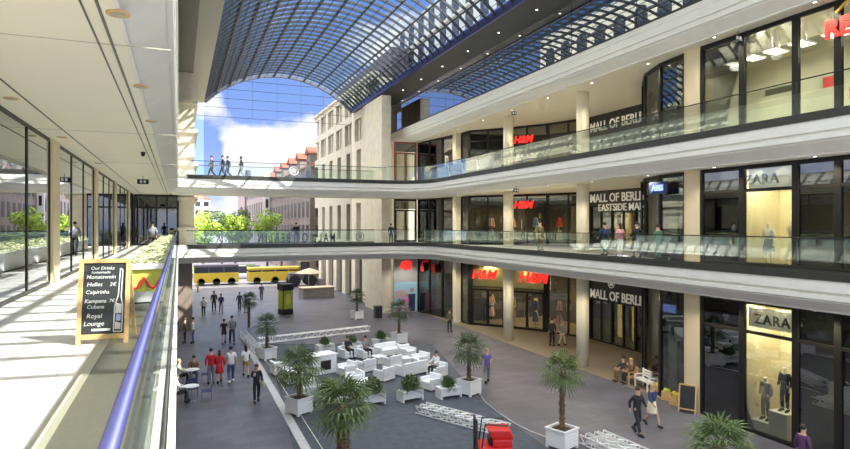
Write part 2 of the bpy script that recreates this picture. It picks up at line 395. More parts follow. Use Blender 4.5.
for i in range(1, NP):
    x, z = arch(i/NP); mb = MB().beam((x, YR0, z-.05), (x, YR1, z-.05), .11, .22, (x-RCX, 0, z-RCZ)); mb.build('purlin', 'roof_steel', rf, world=True)
for i in range(NP*2):
    if i % 2:
        x, z = arch(i/(NP*2)); MB().beam((x, YR0, z), (x, YR1, z), .035, .05, (x-RCX, 0, z-RCZ)).build('glazing_bar', 'roof_steel', rf, world=True)
mb = MB()
for i in range(33):
    (xa, za), (xb, zb) = arch(i/33, RR+.14), arch((i+1)/33, RR+.14)
    mb.add([(xa, YR0, za), (xa, YR1, za), (xb, YR1, zb), (xb, YR0, zb)], [(0, 1, 2, 3)])
mb.build('glazing', 'glass_roof', rf, world=True)
mb = MB(); pts = [arch(i/26, RR-.1) for i in range(27)]
for i in range(26): mb.beam((pts[i][0], YR1, pts[i][1]), (pts[i+1][0], YR1, pts[i+1][1]), .3, .32, (pts[i][0]-RCX, 0, pts[i][1]-RCZ))
mb.build('end_arch', 'arch_grey', rf, world=True)
# edge beams and soffits
SOF = [(XR+.6, 13.3), (XR, 13.3), (17.5, 13.87), (17.5, 14.3), (XR+.6, 14.3)]
mb = MB(); mb.add([(x, -5, z) for x, z in SOF]+[(x, 63.9, z) for x, z in SOF], [(0, 1, 2, 3, 4), (9, 8, 7, 6, 5)]+[(i, 5+i, 5+(i+1) % 5, (i+1) % 5) for i in range(5)])
struct('trim_21', mb, 'roof_beam', 'dark sloping soffit with spotlights under the right edge of the roof', 'soffit')
struct('trim_22', MB().box(17.36, 17.52, -5, 63.9, 13.8, 14.4), 'blue_steel', 'bluish steel gutter beam at the right foot of the roof', 'beam')
struct('trim_23', MB().box(1.05, 2.3, -5, 63.9, SZ-.12, SZ+.5), 'beam_pale', 'pale beam at the left foot of the glass roof', 'beam')
struct('trim_24', MB().box(-.4, 1.05, -5, 63.9, SZ-.15, SZ+.4), 'beam_brown', 'grey soffit between left wall and roof beam', 'soffit')
struct('wall_left_top', MB().box(-.6, -.12, -5, 51.3, 10.4, SZ+.1), 'beam_brown', 'grey wall above the left walkway', 'wall')
for i in range(12):
    y = 7+i*4.3; t = .45; x = XR+(17.5-XR)*t; z = 13.3+.57*t
    d = empty('spotlight', (x, y, z), 'small round spotlight in dark roof soffit, %s counted from the near end' % ordinal(i), 'spotlight', 'spotlights in the roof soffit')
    MB().lathe([(.07, -.03), (.10, -.03), (.10, .03)], (x, y, z), 12).build('rim', 'steel', d, world=True)
    MB().lathe([(.065, -.035), (.065, -.02)], (x, y, z), 12).build('lamp', 'lamp_white', d, world=True)
# mirrored glass storey above the top cornice
w = empty('window_1', (XR, 2, 10.5), 'band of mirrored glazing above the top cornice reflecting roof and sky', 'window', None, 'structure')
ys = [2+i*4.872 for i in range(12)]
for a, b in zip(ys[:-1], ys[1:]):
    MB().box(XR+.02, XR+.05, a+.02, b-.02, 10.56, 13.3).build('pane', 'glass_mirror', w, world=True)
mb = MB()
for a in ys: mb.box(XR+.05, XR+.12, a-.03, a+.03, 10.56, 13.3)
mb.box(XR+.05, XR+.12, 2, ys[-1], 13.22, 13.3)
mb.build('frame', 'dark_frame', w, world=True)
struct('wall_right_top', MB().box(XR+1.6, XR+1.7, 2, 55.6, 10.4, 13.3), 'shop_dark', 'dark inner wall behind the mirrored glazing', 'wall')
struct('wall_right_end', MB().box(XR+.1, XR+1.7, 55.6, 56.4, 9.1, 13.3), 'office_stone', 'cream return wall at far end of the mirrored storey', 'wall')
# upper office storeys set back above the right side
mb = MB(); mb.box(21.6, 30, -14, 62, 14.35, 22.0); 
mb.use(1)
for k, z in enumerate((14.4, 17.0, 19.6)):
    y = -12
    while y < 60: mb.box(21.55, 21.62, y, y+1.3, z, z+1.9); y += 2.6
mb.use(2); mb.box(21.5, 21.6, -14, 62, 16.6, 16.8).box(21.5, 21.6, -14, 62, 19.2, 19.4)
struct('wall_right_office', mb, ['block_white', 'window_dark', 'office_stone'], 'pale office storeys set back above the roof on the right', 'wall')
mb = MB(); mb.box(-12, -2.2, -14, 62, 13.9, 24.0); mb.use(1)
for z in (14.6, 17.4, 20.2):
    y = -13
    while y < 60:
        mb.box(-2.25, -2.12, y, y+1.7, z, z+1.6); mb.add([(-2.12, y+.85+.85*math.cos(a*PI/8), z+1.6+.6*math.sin(a*PI/8)) for a in range(9)], [tuple(range(9))]); y += 3.0
struct('wall_left_office', mb, ['office_stone', 'window_dark'], 'pale office storeys with arched windows above the left side of the roof', 'wall')
# ================================================================= far glass facade
YF = 64.0
w = empty('window_2', (RCX, YF, GZ), 'clear cable-net glass wall closing the far end under the roof', 'window', None, 'structure')
mb = MB()
def arch_z(x): return RCZ+math.sqrt(max(0, RR*RR-(x-RCX)**2))
for k in range(5):
    z = 12.5+k*.95
    pts = [x for x in [X0+i*.1 for i in range(149)] if arch_z(x) > z]
    if z < SZ: mb.beam((1.4, YF, z), (17.6, YF, z), .025, .035)
    elif pts: mb.beam((pts[0], YF, z), (pts[-1], YF, z), .025, .035)
for x in (4.6, 7.0, 9.5, 12.0, 14.4): mb.beam((x, YF, 12.5), (x, YF, arch_z(x)), .02, .02)
mb.build('cable', 'roof_steel', w, world=True)
mb = MB(); xs = [X0+(X1-X0)*i/24 for i in range(25)]
mb.add([(x, YF+.04, -1.0) for x in xs]+[(x, YF+.04, arch_z(x)) for x in xs], [(i, i+1, 26+i, 25+i) for i in range(24)])
mb.build('pane', 'glass_facade', w, world=True)
# ================================================================= shopfront windows
WN = [2]
def window(p0, p1, z0, z1, label, pane='glass_shop', transom=None, door=False, mull=0, fm='dark_frame', bottom=.14, top=.16, stile=.12, doorh=2.9, th=.12):
    WN[0] += 1
    c = ((p0[0]+p1[0])/2, (p0[1]+p1[1])/2, z0)
    w = empty('window_%d' % WN[0], c, label, 'shop window', None, 'structure')
    L = math.hypot(p1[0]-p0[0], p1[1]-p0[1]); dx, dy = (p1[0]-p0[0])/L, (p1[1]-p0[1])/L
    def P(t): return (p0[0]+dx*t, p0[1]+dy*t)
    mb = MB()
    mb.seg(p0, p1, z0, z0+bottom, th).seg(p0, p1, z1-top, z1, th)
    mb.seg(P(0), P(stile), z0+bottom, z1-top, th+.02).seg(P(L-stile), P(L), z0+bottom, z1-top, th+.02)
    if transom: mb.seg(P(stile), P(L-stile), z0+transom-.06, z0+transom+.06, .12)
    for k in range(mull): t = L*(k+1)/(mull+1); mb.seg(P(t-.05), P(t+.05), z0+bottom, z1-top, .12)
    mb.build('frame', fm, w, world=True)
    zb = z0+bottom if not door else z0+doorh
    MB().seg(P(stile), P(L-stile), zb, z1-top, .015).build('pane', pane, w, world=True)
    if door:
        h = (L-2*stile)/2
        for k in (0, 1):
            a, b = stile+h*k+.015, stile+h*(k+1)-.015
            mb = MB(); mb.seg(P(a), P(a+.09), z0+.02, z0+doorh-.06, .08).seg(P(b-.09), P(b), z0+.02, z0+doorh-.06, .08)
            mb.seg(P(a+.09), P(b-.09), z0+.02, z0+.2, .08).seg(P(a+.09), P(b-.09), z0+doorh-.2, z0+doorh-.06, .08)
            d = mb.build('door', fm, w, world=True)
            MB().seg(P(a+.09), P(b-.09), z0+.2, z0+doorh-.2, .012).build('pane', 'glass_shop', d, world=True)
            tt = b-.16 if k == 0 else a+.16
            q = P(tt); MB().tube([(q[0]-dy*.09, q[1]+dx*.09, z0+.9), (q[0]-dy*.09, q[1]+dx*.09, z0+1.5)], .02, 6).build('handle', 'steel', d, world=True)
    return w
CURVE = [(20.5, 19.95), (20.75, 21.7), (21.5, 23.5), (22.9, 25.2), (24.7, 26.7), (26.6, 27.8)]
HM = [(26.6, 34.4), (25.3, 37.7), (23.5, 40.5), (21.45, 43.0)]
XS = 20.4
YB = [4.0, 6.4, 8.4, 10.4, 11.3, 13.3, 14.8, 17.0, 19.0]
for ln, z0, z1 in LV:
    up = ln == 'upper gallery'
    k = 0
    for a, b in zip(YB[:-1], YB[1:]):
        if abs(a-10.4) < .01: continue
        k += 1
        window((XS, a), (XS, b), z0, z1, 'tall dark-framed shop window on the %s, %s from the near end' % (ln, ordinal(k-1)),
               'glass_shop' if (up or abs(a-14.8) < .01) else 'glass_smoked', transom=None if up else (2.92 if ln != 'plaza' else 3.86))
    for i, (a, b) in enumerate(zip(CURVE[:-1], CURVE[1:])):
        window(a, b, z0, z1, 'curved corner shop glazing on the %s, %s panel from the pilaster' % (ln, ordinal(i)), 'glass_shop' if i < 2 else 'glass_smoked', stile=.08)
    for i, (a, b) in enumerate(zip(HM[:-1], HM[1:])):
        m = ((a[0]+b[0])/2, (a[1]+b[1])/2)
        if ln == 'plaza':
            if i == 0: window(a, b, z0, z1, 'display window of the clothes shop beside the mall entrance, plaza', 'glass_shop', mull=1)
            else: window(a, b, z0, z1, 'glazed double door of the clothes shop under red letters, plaza, %s of the two' % ['', 'nearer', 'farther'][i], door=True, stile=.3, doorh=3.0)
        else: window(a, b, z0, z1, 'slanting clothes shop glazing on the %s, %s from the mall entrance' % (ln, ordinal(i)), 'glass_smoked' if up else 'glass_shop', transom=3.0, mull=1)
    window((21.45, 43.0), (21.45, 44.4), z0, z1, 'narrow shop window beside the slim cream pilaster, %s' % ln, 'glass_shop', stile=.07)
    S0, S1 = (21.3, 45.1), (20.3, 51.2)
    for i in range(3):
        a = tuple(S0[j]+(S1[j]-S0[j])*i/3 for j in (0, 1)); b = tuple(S0[j]+(S1[j]-S0[j])*(i+1)/3 for j in (0, 1))
        window(a, b, z0, z1, 'tall shop window by the footbridge on the %s, %s from the slim pilaster' % (ln, ordinal(i)), 'glass_smoked' if ln != 'plaza' else 'glass_shop', stile=.08)
    # mall entrance recess
    E0, E1 = (26.6, 27.8), (26.6, 34.4)
    H = z1-z0
    struct('wall_right_entrance', MB().box(26.6, 26.75, 27.8, 34.4, z0+(2.9 if not up else 2.3), z1), 'dark_wall', 'dark sign wall over the mall entrance on the %s' % ln, 'wall')
    for i in range(3):
        ya, yb = 27.8+2.2*i, 27.8+2.2*(i+1)
        WN[0] += 1
        window((26.68, ya), (26.68, yb), z0, z0+(2.9 if not up else 2.3), 'glazed entrance bay under the mall sign on the %s, %s from the near side' % (ln, ordinal(i)), 'glass_shop', mull=1, stile=.08, bottom=.1, top=.1)
    # end doors facing down the hall
    if ln != 'plaza':
        window((18.0, 51.25), (20.2, 51.25), z0, z1, 'glazed end door onto the footbridge, %s' % ln, 'glass_smoked', door=True, stile=.12, fm='door_red' if up else 'dark_frame', doorh=3.0)
# ================================================================= shop interiors (right)
for ln, z0, z1 in LV:
    up = ln == 'upper gallery'
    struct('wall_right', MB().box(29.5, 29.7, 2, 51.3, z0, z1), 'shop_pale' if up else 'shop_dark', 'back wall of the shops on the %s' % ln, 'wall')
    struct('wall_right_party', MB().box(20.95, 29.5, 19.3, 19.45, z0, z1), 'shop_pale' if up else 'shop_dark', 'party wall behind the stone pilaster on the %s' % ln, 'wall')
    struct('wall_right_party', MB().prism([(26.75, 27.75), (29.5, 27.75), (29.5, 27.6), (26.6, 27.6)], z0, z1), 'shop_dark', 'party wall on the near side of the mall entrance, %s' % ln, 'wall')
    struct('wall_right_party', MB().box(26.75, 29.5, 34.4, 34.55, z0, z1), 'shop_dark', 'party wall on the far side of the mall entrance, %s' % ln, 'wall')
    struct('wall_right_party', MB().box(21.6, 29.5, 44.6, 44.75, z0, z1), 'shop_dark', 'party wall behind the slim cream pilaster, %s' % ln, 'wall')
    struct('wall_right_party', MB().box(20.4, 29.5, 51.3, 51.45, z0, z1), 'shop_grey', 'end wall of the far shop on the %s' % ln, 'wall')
    if not up:   # window display box
        struct('wall_right_display', MB().box(22.5, 22.6, 14.7, 17.1, z0, z1).box(20.6, 22.5, 17.0, 17.08, z0, z1).box(20.6, 22.5, 14.72, 14.8, z0, z1), 'shop_cream', 'cream lined window display box on the %s' % ln, 'wall')
    else:
        struct('wall_right_display', MB().box(23.4, 23.5, 2, 19.3, z0, z1), 'shop_pale', 'cream inner wall of the bright shop on the upper gallery', 'wall')
struct('floor', MB().box(20.45, 29.5, 2, 51.2, GZ, GZ+.015), 'shop_floor', 'brown floor inside the plaza shops', 'floor')
def spot(x, y, z, e, col=(1, .86, .62), ang=140, r=.06):
    l = bpy.data.lights.new('spot_beam', 'SPOT'); l.energy = e; l.color = col; l.spot_size = math.radians(ang); l.spot_blend = .6; l.shadow_soft_size = r
    o = bpy.data.objects.new('spot_beam', l); COL.objects.link(o); o.location = (x, y, z-.06); return o
def downlight(x, y, z, label, group, e=0, r=.065, lamp='lamp_white', rim='steel', **k):
    d = empty('downlight', (x, y, z), label, 'downlight', group)
    MB().lathe([(r, -.02), (r+.035, -.02), (r+.035, 0)], n=14).build('rim', rim, d)
    MB().lathe([(r-.005, -.024), (r-.005, -.012)], n=14).build('lamp', lamp, d)
    if e: spot(x, y, z, e, **k)
# gallery downlights on the right
for li, (ln, z0, z1) in enumerate(LV):
    zc = z1
    for i, y in enumerate((9.6, 13.7, 17.8, 21.9, 26.0, 30.1, 34.2, 38.3, 42.4, 46.0)):
        downlight(19.8 if y < 20 else 20.2, y, zc, 'round ceiling downlight over the right side of the %s, %s from the near end' % (ln, ordinal(i)), 'downlights over the ' + ln, e=160)
# shop lights
for li, (ln, z0, z1) in enumerate(LV):
    for (x, y, e, c) in ((20.7, 15.5, 120, (1, .9, .7)), (20.7, 16.5, 120, (1, .9, .7)), (23.0, 21.5, 60, (1, .9, .75)), (24.8, 25.0, 40, (1, .8, .55)), (28.2, 29.5, 70, (1, .7, .3)), (28.2, 32.6, 70, (1, .7, .3)), (27.0, 36.8, 130, (1, .72, .4)), (25.6, 39.3, 130, (1, .72, .4)),
                         (24.2, 41.6, 130, (1, .72, .4)), (26.5, 42.5, 90, (1, .75, .45)), (22.9, 48.0, 60, (1, .9, .7)), (25, 12.3, 40, (1, .9, .7)), (25, 7, 40, (1, .9, .7))):
        if ln == 'upper gallery' and 26 > x and y > 20: e *= .35
        if ln == 'plaza' and 34 < y < 44: e *= 1.5
        spot(x, y, z1-.05, e*1.6, c, 160, .15)
# bright lamp panels in the upper shop and small posters on its back wall
for i, (y, x) in enumerate(((18.4, 21.6), (17.5, 21.6), (16.5, 21.6), (15.4, 21.6), (14.2, 21.6), (13.4, 21.6), (12.4, 21.6))):
    d = empty('ceiling_light', (x, y, 8.4), 'bright square ceiling light in the upper cream shop, %s from the pilaster' % ordinal(i), 'ceiling light', 'square lights in the upper cream shop')
    MB().box(-.38, .38, -.3, .3, -.06, 0).build('frame', 'white_lacquer', d); MB().box(-.34, .34, -.26, .26, -.07, -.05).build('diffuser', 'lamp_panel', d); MB().tube([(-.2, 0, 0), (-.2, 0, .7)], .01, 5).tube([(.2, 0, 0), (.2, 0, .7)], .01, 5).build('rods', 'steel', d)
    if i % 2 == 0: spot(x, y, 8.3, 110, (1, .92, .78), 165, .2)
for i, (y, zz, w_, h_, m_) in enumerate(((15.6, 7.15, .5, .4, 'red_poster'), (14.3, 6.55, 1.1, .45, 'red_poster'), (17.6, 7.25, 1.5, .25, 'shop_dark'))):
    p = MB().box(23.36, 23.395, y-w_/2, y+w_/2, zz-h_/2, zz+h_/2).build('wall_panel', m_)
    tag(p, ['small red panel high on the cream shop wall', 'wide red panel on the cream shop wall', 'dark narrow panel on the cream shop wall near the pilaster'][i], 'panel')
# shelves and stock behind the clothes shop glass
COLS = ['c_red', 'c_white', 'c_black', 'c_mustard', 'c_pink', 'c_blue', 'c_cream', 'c_brown']
for li, (ln, z0, z1) in enumerate(LV[:2]):
    for i in range(5):
        t = (i+.5)/5; seg_ = HM[0][0]+(HM[3][0]-HM[0][0])*t+1.9, HM[0][1]+(HM[3][1]-HM[0][1])*t+1.6
        d = empty('clothes_rack', (seg_[0], seg_[1], z0+(.015 if ln == 'plaza' else 0)), 'clothes rack with colourful garments behind the %s shop glass, %s from the mall entrance' % (ln, ordinal(i)), 'clothes rack', None, rz=math.radians(-35+90))
        mb = MB()
        for sx in (-.75, .75): mb.tube([(sx, 0, 0), (sx, 0, 2.2)], .02, 6); mb.tube([(sx, -.25, .02), (sx, .25, .02)], .02, 6)
        mb.tube([(-.75, 0, 1.25), (.75, 0, 1.25)], .015, 6).tube([(-.75, 0, 2.2), (.75, 0, 2.2)], .015, 6)
        mb.build('rack_frame', 'steel', d)
        mb = MB()
        for row, zt in ((0, 1.22), (1, 2.16)):
            x = -.7
            while x < .68:
                mb.use(RND.randrange(8)); h = RND.uniform(.55, .8); wd = RND.uniform(.05, .12)
                mb.add([(x, -.12, zt-.08), (x+wd*.6, -.12, zt-.08), (x+wd*.6, .12, zt-.08), (x, .12, zt-.08), (x, -.24, zt-h), (x+wd, -.24, zt-h), (x+wd, .24, zt-h), (x, .24, zt-h), (x+wd*.3, 0, zt)],
                       [(0, 1, 5, 4), (1, 2, 6, 5), (2, 3, 7, 6), (3, 0, 4, 7), (4, 5, 6, 7), (0, 1, 8), (1, 2, 8), (2, 3, 8), (3, 0, 8)])
                x += wd+.015
        g = mb.build('garments', COLS, d); g['kind'] = 'stuff'
# ---- lit sign panes over the clothes shop doors and inner glow walls
for i in (1, 2):
    a, b = HM[i], HM[i+1]; n = Vector((-(b[1]-a[1]), b[0]-a[0], 0)).normalized(); n = n if n.x > 0 else -n
    a2 = (a[0]+n.x*.5, a[1]+n.y*.5); b2 = (b[0]+n.x*.5, b[1]+n.y*.5)
    tag(MB().seg(a2, b2, -3.3, -1.32, .06).build('wall_right_fascia', 'shop_cream'), 'cream panel behind the red letters over the %s clothes shop door' % ('nearer' if i == 1 else 'farther'), 'sign panel', None, 'structure')
    m = ((a2[0]+a[0]+b2[0]+b[0])/4+0, (a2[1]+a[1]+b2[1]+b[1])/4)
    spot(m[0], m[1], -1.36, 130, (1, .8, .35), 150, .08)
# ================================================================= signs
def hm(pos, right, size, label):
    return sign('shop_sign', 'H&M', size, pos, right, 'red_sign', label, bold=.025, extrude=.03, shear=.25, spacing=.92)
r1 = Vector((HM[1][0]-HM[2][0], HM[1][1]-HM[2][1], 0)); r2 = Vector((HM[2][0]-HM[3][0], HM[2][1]-HM[3][1], 0))
def mid(a, b, t, off, z, r):
    n = r.normalized().cross(Vector((0, 0, 1))); return Vector((a[0]+(b[0]-a[0])*t, a[1]+(b[1]-a[1])*t, z))+n*off
hm(mid(HM[1], HM[2], .35, .12, -2.75, r1), r1, 1.15, 'slanted red shop letters over the nearer clothes shop door on the plaza')
hm(mid(HM[2], HM[3], .6, .12, -2.65, r2), r2, 1.0, 'slanted red shop letters over the farther clothes shop door on the plaza')
hm(mid(HM[1], HM[2], .58, .2, 2.85, r1), r1, .75, 'slanted red shop letters on first gallery glass')
hm(mid(HM[1], HM[2], .58, .2, 7.8, r1), r1, .75, 'slanted red shop letters on upper gallery glass')
RX = (0, -1, 0)
sign('mall_sign', 'MALL OF BERLIN', .86, (26.56, 31.6, -3.45), RX, 'white_letters', 'white mall name letters on dark wall over the plaza entrance', bold=.012, width=5.5)
d = empty('mall_emblem', (26.5, 32.1, -2.3), 'round white emblem above the plaza mall sign', 'emblem')
mb = MB(); pts = [(0, .3*math.cos(a*PI/10), .3*math.sin(a*PI/10)) for a in range(21)]; mb.tube(pts, .028, 6); mb.build('ring', 'white_letters', d)
MB().lathe([(.09, 0), (.12, .1), (.06, .2), (.02, .3)], (0, 0, -.16), 10).build('figure', 'white_letters', d)
sign('mall_sign', 'MALL OF BERLIN', .80, (26.56, 31.6, 3.13), RX, 'white_letters', 'large white mall name letters, upper line on the first gallery sign wall', bold=.012, width=5.5)
sign('mall_sign', 'EASTSIDE MALL', .66, (26.56, 31.2, 2.52), RX, 'white_letters', 'smaller white letters, lower line on the first gallery sign wall', bold=.008, width=4.6)
sign('mall_sign', 'MALL OF BERLIN', .90, (26.56, 31.6, 8.0), RX, 'white_letters', 'white mall name letters on the dark upper gallery wall', bold=.012, width=5.5)
for z, l in ((3.36, 'first gallery'), (-2.0, 'plaza')):
    d = empty('shop_sign', (20.62, 15.9, z), 'cream sign board with shop name letters in the %s window' % l, 'sign')
    MB().box(0, .04, -1.02, 1.02, -.36, .40).build('board', 'sign_board_lit', d)
    me = text_mesh('lettering', 'ZARA', .52, 'black_letters', bold=.008, spacing=1.15); t = link('lettering', me, d); t.matrix_local = place_text(t, (-.03, .45 if z > 0 else 0, -.2), RX)
d = empty('shop_sign', (20.28, 12.75, 8.5), 'tall red shop letters with yellow curve at top right, upper gallery', 'sign')
t = link('lettering', text_mesh('lettering', 'RE', .82, 'red_sign', bold=.035, align='LEFT', spacing=1.0), d); t.matrix_local = place_text(t, (0, .95, -.6), RX)
mb = MB(); mb.tube([(0, .55-.16*i, .16+.32*math.sin(PI*min(1, i/7))) for i in range(9)], .05, 8); mb.build('yellow_curve', 'yellow_paint', d)
d = empty('shop_sign', (20.6, 21.4, 3.25), 'small blue lit shop sign by the corner glazing, first gallery', 'sign')
MB().box(-.3, -.22, -.55, .55, -.25, .3).build('board', 'c_navy', d); t = link('lettering', text_mesh('lettering', 'ABIS', .36, 'blue_lamp', bold=.012), d); t.matrix_local = place_text(t, (-.32, 0, -.1), RX)
d = empty('shop_sign', (20.5, 21.6, -2.3), 'small blue lit panel high in corner shop window, plaza', 'sign')
MB().box(.5, .56, -.5, .5, -.18, .18).build('board', 'blue_lamp', d)
d = empty('blade_sign', (22.5, 24.6, 1.6), 'dark vertical blade sign with pale letters at the mall entrance, first gallery', 'sign')
MB().box(-.25, .05, -.06, .06, -1.55, 2.2).build('board', 'dark_frame', d)
for i, ch in enumerate('MALL'):
    t = link('letter', text_mesh('letter', ch, .34, 'white_letters', bold=.006), d); t.matrix_local = place_text(t, (-.1, -.08, 1.3-.42*i), (1, 0, 0))
# pink poster wall and glazing on the plaza, far right
d = empty('poster_wall', (17.96, 51.25, GZ), 'tall grey poster window with red shape over pink figures, plaza far right', 'poster')
MB().box(0, 2.3, .02, .1, 0, 5.1).build('panel', 'poster_grey', d)
MB().box(.05, 2.25, -.01, .02, .1, 2.75).build('picture_sky', 'poster_sky', d)
mb = MB(); RP = random.Random(5)
for i in range(34):
    x, z, r = RP.uniform(.15, 1.3), RP.uniform(.2, 1.9), RP.uniform(.1, .24)
    mb.use(RP.randrange(2)); mb.add([(x+r*math.cos(a*PI/4), -.012-.0004*i, z+r*math.sin(a*PI/4)) for a in range(8)], [tuple(range(8))])
mb.build('picture_flowers', ['poster_pink', 'block_pink'], d)
for k, (x, hh, m_) in enumerate(((1.75, 2.3, 'c_navy'), (1.25, 1.75, 'poster_pink'))):
    mb = MB(); mb.use(0); mb.add([(x-.3, -.03, .1), (x+.3, -.03, .1), (x+.34, -.03, hh*.72), (x-.34, -.03, hh*.72)], [(0, 1, 2, 3)])
    mb.use(1); mb.add([(x+.17*math.cos(a*PI/6), -.031, hh*.88+.2*math.sin(a*PI/6)) for a in range(12)], [tuple(range(12))]); mb.build('picture_figure', [m_, 'skin'], d)
mb = MB(); mb.add([(.55, -.02, 4.1), (1.1, -.02, 3.85), (1.75, -.02, 3.95), (1.7, -.02, 4.6), (1.3, -.02, 4.75), (.75, -.02, 4.55)], [(0, 1, 2, 3, 4, 5)]); mb.build('red_mark', 'red_sign', d)
for i, yy in enumerate((50.1, 48.2)):
    xx = 20.3+(51.2-yy)/6.1-.25
    t = MB().add([(xx-.02, yy-.5, -2.6), (xx+.1-.02, yy+.5, -2.6), (xx+.1-.02, yy+.35, -1.9), (xx-.02, yy-.35, -1.75)], [(0, 1, 2, 3)]); 
    tag(t.build('window_decal', 'red_poster'), 'red decal high on plaza side window, %s one' % ['farther', 'nearer'][i], 'decal')
# lit panels inside the mall entrance, goods shelves behind the corner glass
for (y, z, w2, h, lab) in ((33.1, 0, .5, 2.4, 'orange lit display panel inside the first gallery entrance'), (34.15, 0, .12, 2.3, 'narrow orange lit strip inside the first gallery entrance'), (32.3, GZ, .22, 2.4, 'orange lit panel inside the plaza entrance, nearer one'), (33.75, GZ, .22, 2.4, 'orange lit panel inside the plaza entrance, farther one')):
    d = empty('light_panel', (28.6, y, z), lab, 'light panel'); MB().box(0, .1, -w2-.06, w2+.06, 0, h+.06).build('frame', 'dark_frame', d); MB().box(-.02, 0, -w2, w2, .1, h).build('panel', 'lit_panel', d)
for ln, z0, z1 in LV:
    for i, (x, y, a) in enumerate(((22.2, 21.0, 8), (22.9, 23.3, -35))):
        d = empty('display_shelf', (x, y, z0+(.015 if ln == 'plaza' else 0)), 'shelf of bright goods behind the corner glazing on the %s, %s the pilaster' % (ln, ['next to', 'farther from'][i]), 'shelf', rz=math.radians(a))
        mb = MB()
        for k in range(5): mb.box(-.2, .2, -.7, .7, .1+.55*k, .13+.55*k)
        for sy in (-.72, .68): mb.box(-.2, .2, sy, sy+.04, 0, 2.4)
        mb.build('shelf_frame', 'white_lacquer', d); mb = MB()
        for k in range(4):
            y_ = -.62
            while y_ < .55:
                w = RND.uniform(.1, .22); mb.use(RND.randrange(6)).box(-.14, .12, y_, y_+w, .132+.55*k, .132+.55*k+RND.uniform(.15, .4)); y_ += w+.03
        mb.build('goods', ['c_white', 'poster_yellow', 'c_cream', 'c_red', 'poster_green', 'c_blue'], d)['kind'] = 'stuff'
        spot(x-.5, y, z1-.1, 90, (1, .9, .7), 150, .1)
spot(19.0, 49.6, -1.4, 160, (1, .95, .85), 140, .1)  # extra spot without a fixture, added to brighten the poster wall
for i, (t_, z, w2, h) in enumerate(((.12, 1.9, .25, .5), (.34, .9, .4, 1.0), (.5, 2.1, .5, .35), (.66, 1.2, .3, .8), (.85, 1.7, .35, .6))):
    x_ = HM[0][0]+(HM[3][0]-HM[0][0])*t_+2.7; y_ = HM[0][1]+(HM[3][1]-HM[0][1])*t_+2.2
    d = empty('wall_light_panel', (x_, y_, z), 'glowing orange wall panel inside the first gallery clothes shop, %s from the mall entrance' % ordinal(i), 'light panel', rz=math.radians(-35)); MB().box(0, .1, -w2-.05, w2+.05, -.05, h+.05).build('frame', 'dark_frame', d); MB().box(-.02, 0, -w2, w2, 0, h).build('panel', 'lit_panel', d)
# mannequins' plinths, display goods
def plinth(x, y, z, w_, d_, h_, lab):
    o = MB().box(-w_/2, w_/2, -d_/2, d_/2, 0, h_).build('display_plinth', 'plinth_white', bevel=.01); o.location = (x, y, z); return tag(o, lab, 'plinth')
plinth(21.1, 15.75, GZ+.015, .8, .75, .95, 'tall white display plinth under the dark mannequin')
plinth(21.1, 16.55, GZ+.015, .8, .75, .4, 'low white display plinth in the plaza shop window')
# ================================================================= left walkway glazing
YL = [3.0, 5.4, 7.8, 10.4, 13.3, 16.0, 18.6, 19.7, 22.1, 24.7, 27.5, 28.5, 30.9, 33.3, 35.7, 36.7, 39.4, 42.2, 45.0, 46.0, 48.2, 50.4]
k = 0
PIL = {18.6, 27.5, 35.7, 45.0}
for a, b in zip(YL[:-1], YL[1:]):
    if a in PIL:
        struct('column', MB().box(-3.4, -3.12, a+.05, b-.05, 0, 3.9), 'pilaster_stone', 'pale stone pilaster in the left window wall, %s from the near end' % ordinal(sorted(PIL).index(a)), 'pilaster')
        continue
    window((-3.2, a), (-3.2, b), 0, 3.9, 'tall window pane along the left walkway, %s from the near end' % ordinal(k), 'glass_gallery', stile=.05, bottom=.1, top=.1, transom=None, th=.04); k += 1
struct('wall_left_shop', MB().box(-8.9, -8.8, 0, 50.4, 0, 3.9), 'shop_grey', 'back wall of the shops along the left walkway', 'wall')
for i, y in enumerate((18.9, 35.9)): struct('wall_left_party', MB().box(-8.8, -3.4, y, y+.2, 0, 3.9), 'shop_grey', 'party wall between shops of the left walkway, %s' % ['nearer', 'farther'][i], 'wall')
for y in (6, 12, 17, 23, 30, 40): spot(-5.6, y, 3.85, 90, (1, .9, .7), 160, .2)
window((-3.1, 50.45), (-1.6, 50.45), 0, 3.9, 'dark glazed end wall of the left walkway, bay next to the windows', 'glass_smoked', transom=2.9, stile=.06)
window((-1.6, 50.45), (-.1, 50.45), 0, 3.9, 'dark glazed end wall of the left walkway, bay next to the handrail', 'glass_smoked', transom=2.9, stile=.06, mull=1)
struct('wall_left_end', MB().box(-3.2, 0, 51.2, 51.3, 0, 3.9), 'shop_dark', 'dark wall behind the end glazing of the left walkway', 'wall')
for i, (px, py) in enumerate(((118, 13), (141, 86), (151, 121), (11, 98), (62, 137), (98, 163))):
    p = at(px, py, 3.9); downlight(p.x, p.y, 3.9, 'recessed round downlight in left ceiling, %s %s' % (ordinal(i % 3), 'beside the slots counted from the camera' if i < 3 else 'beside the windows counted from the camera'), 'downlights in the left ceiling', r=.085, rim='wood', lamp='lamp_off', e=0)
def exitlamp(p, lab, big=.34):
    d = empty('hanging_exit_lamp', p, lab, 'exit lamp')
    MB().tube([(0, 0, -.16), (0, 0, 0)], .012, 6).build('rod', 'dark_frame', d); MB().box(-big/2, big/2, -.04, .04, -.38, -.16).build('case', 'dark_frame', d, bevel=.008)
    for s_ in (-1, 1): MB().box(s_*.08-.05, s_*.08+.05, -.046, -.039, -.33, -.21).build('pictogram', 'c_white', d)
p = at(143, 176, 3.9); exitlamp((p.x, p.y, 3.9), 'small dark hanging exit lamp under the left ceiling', .5)
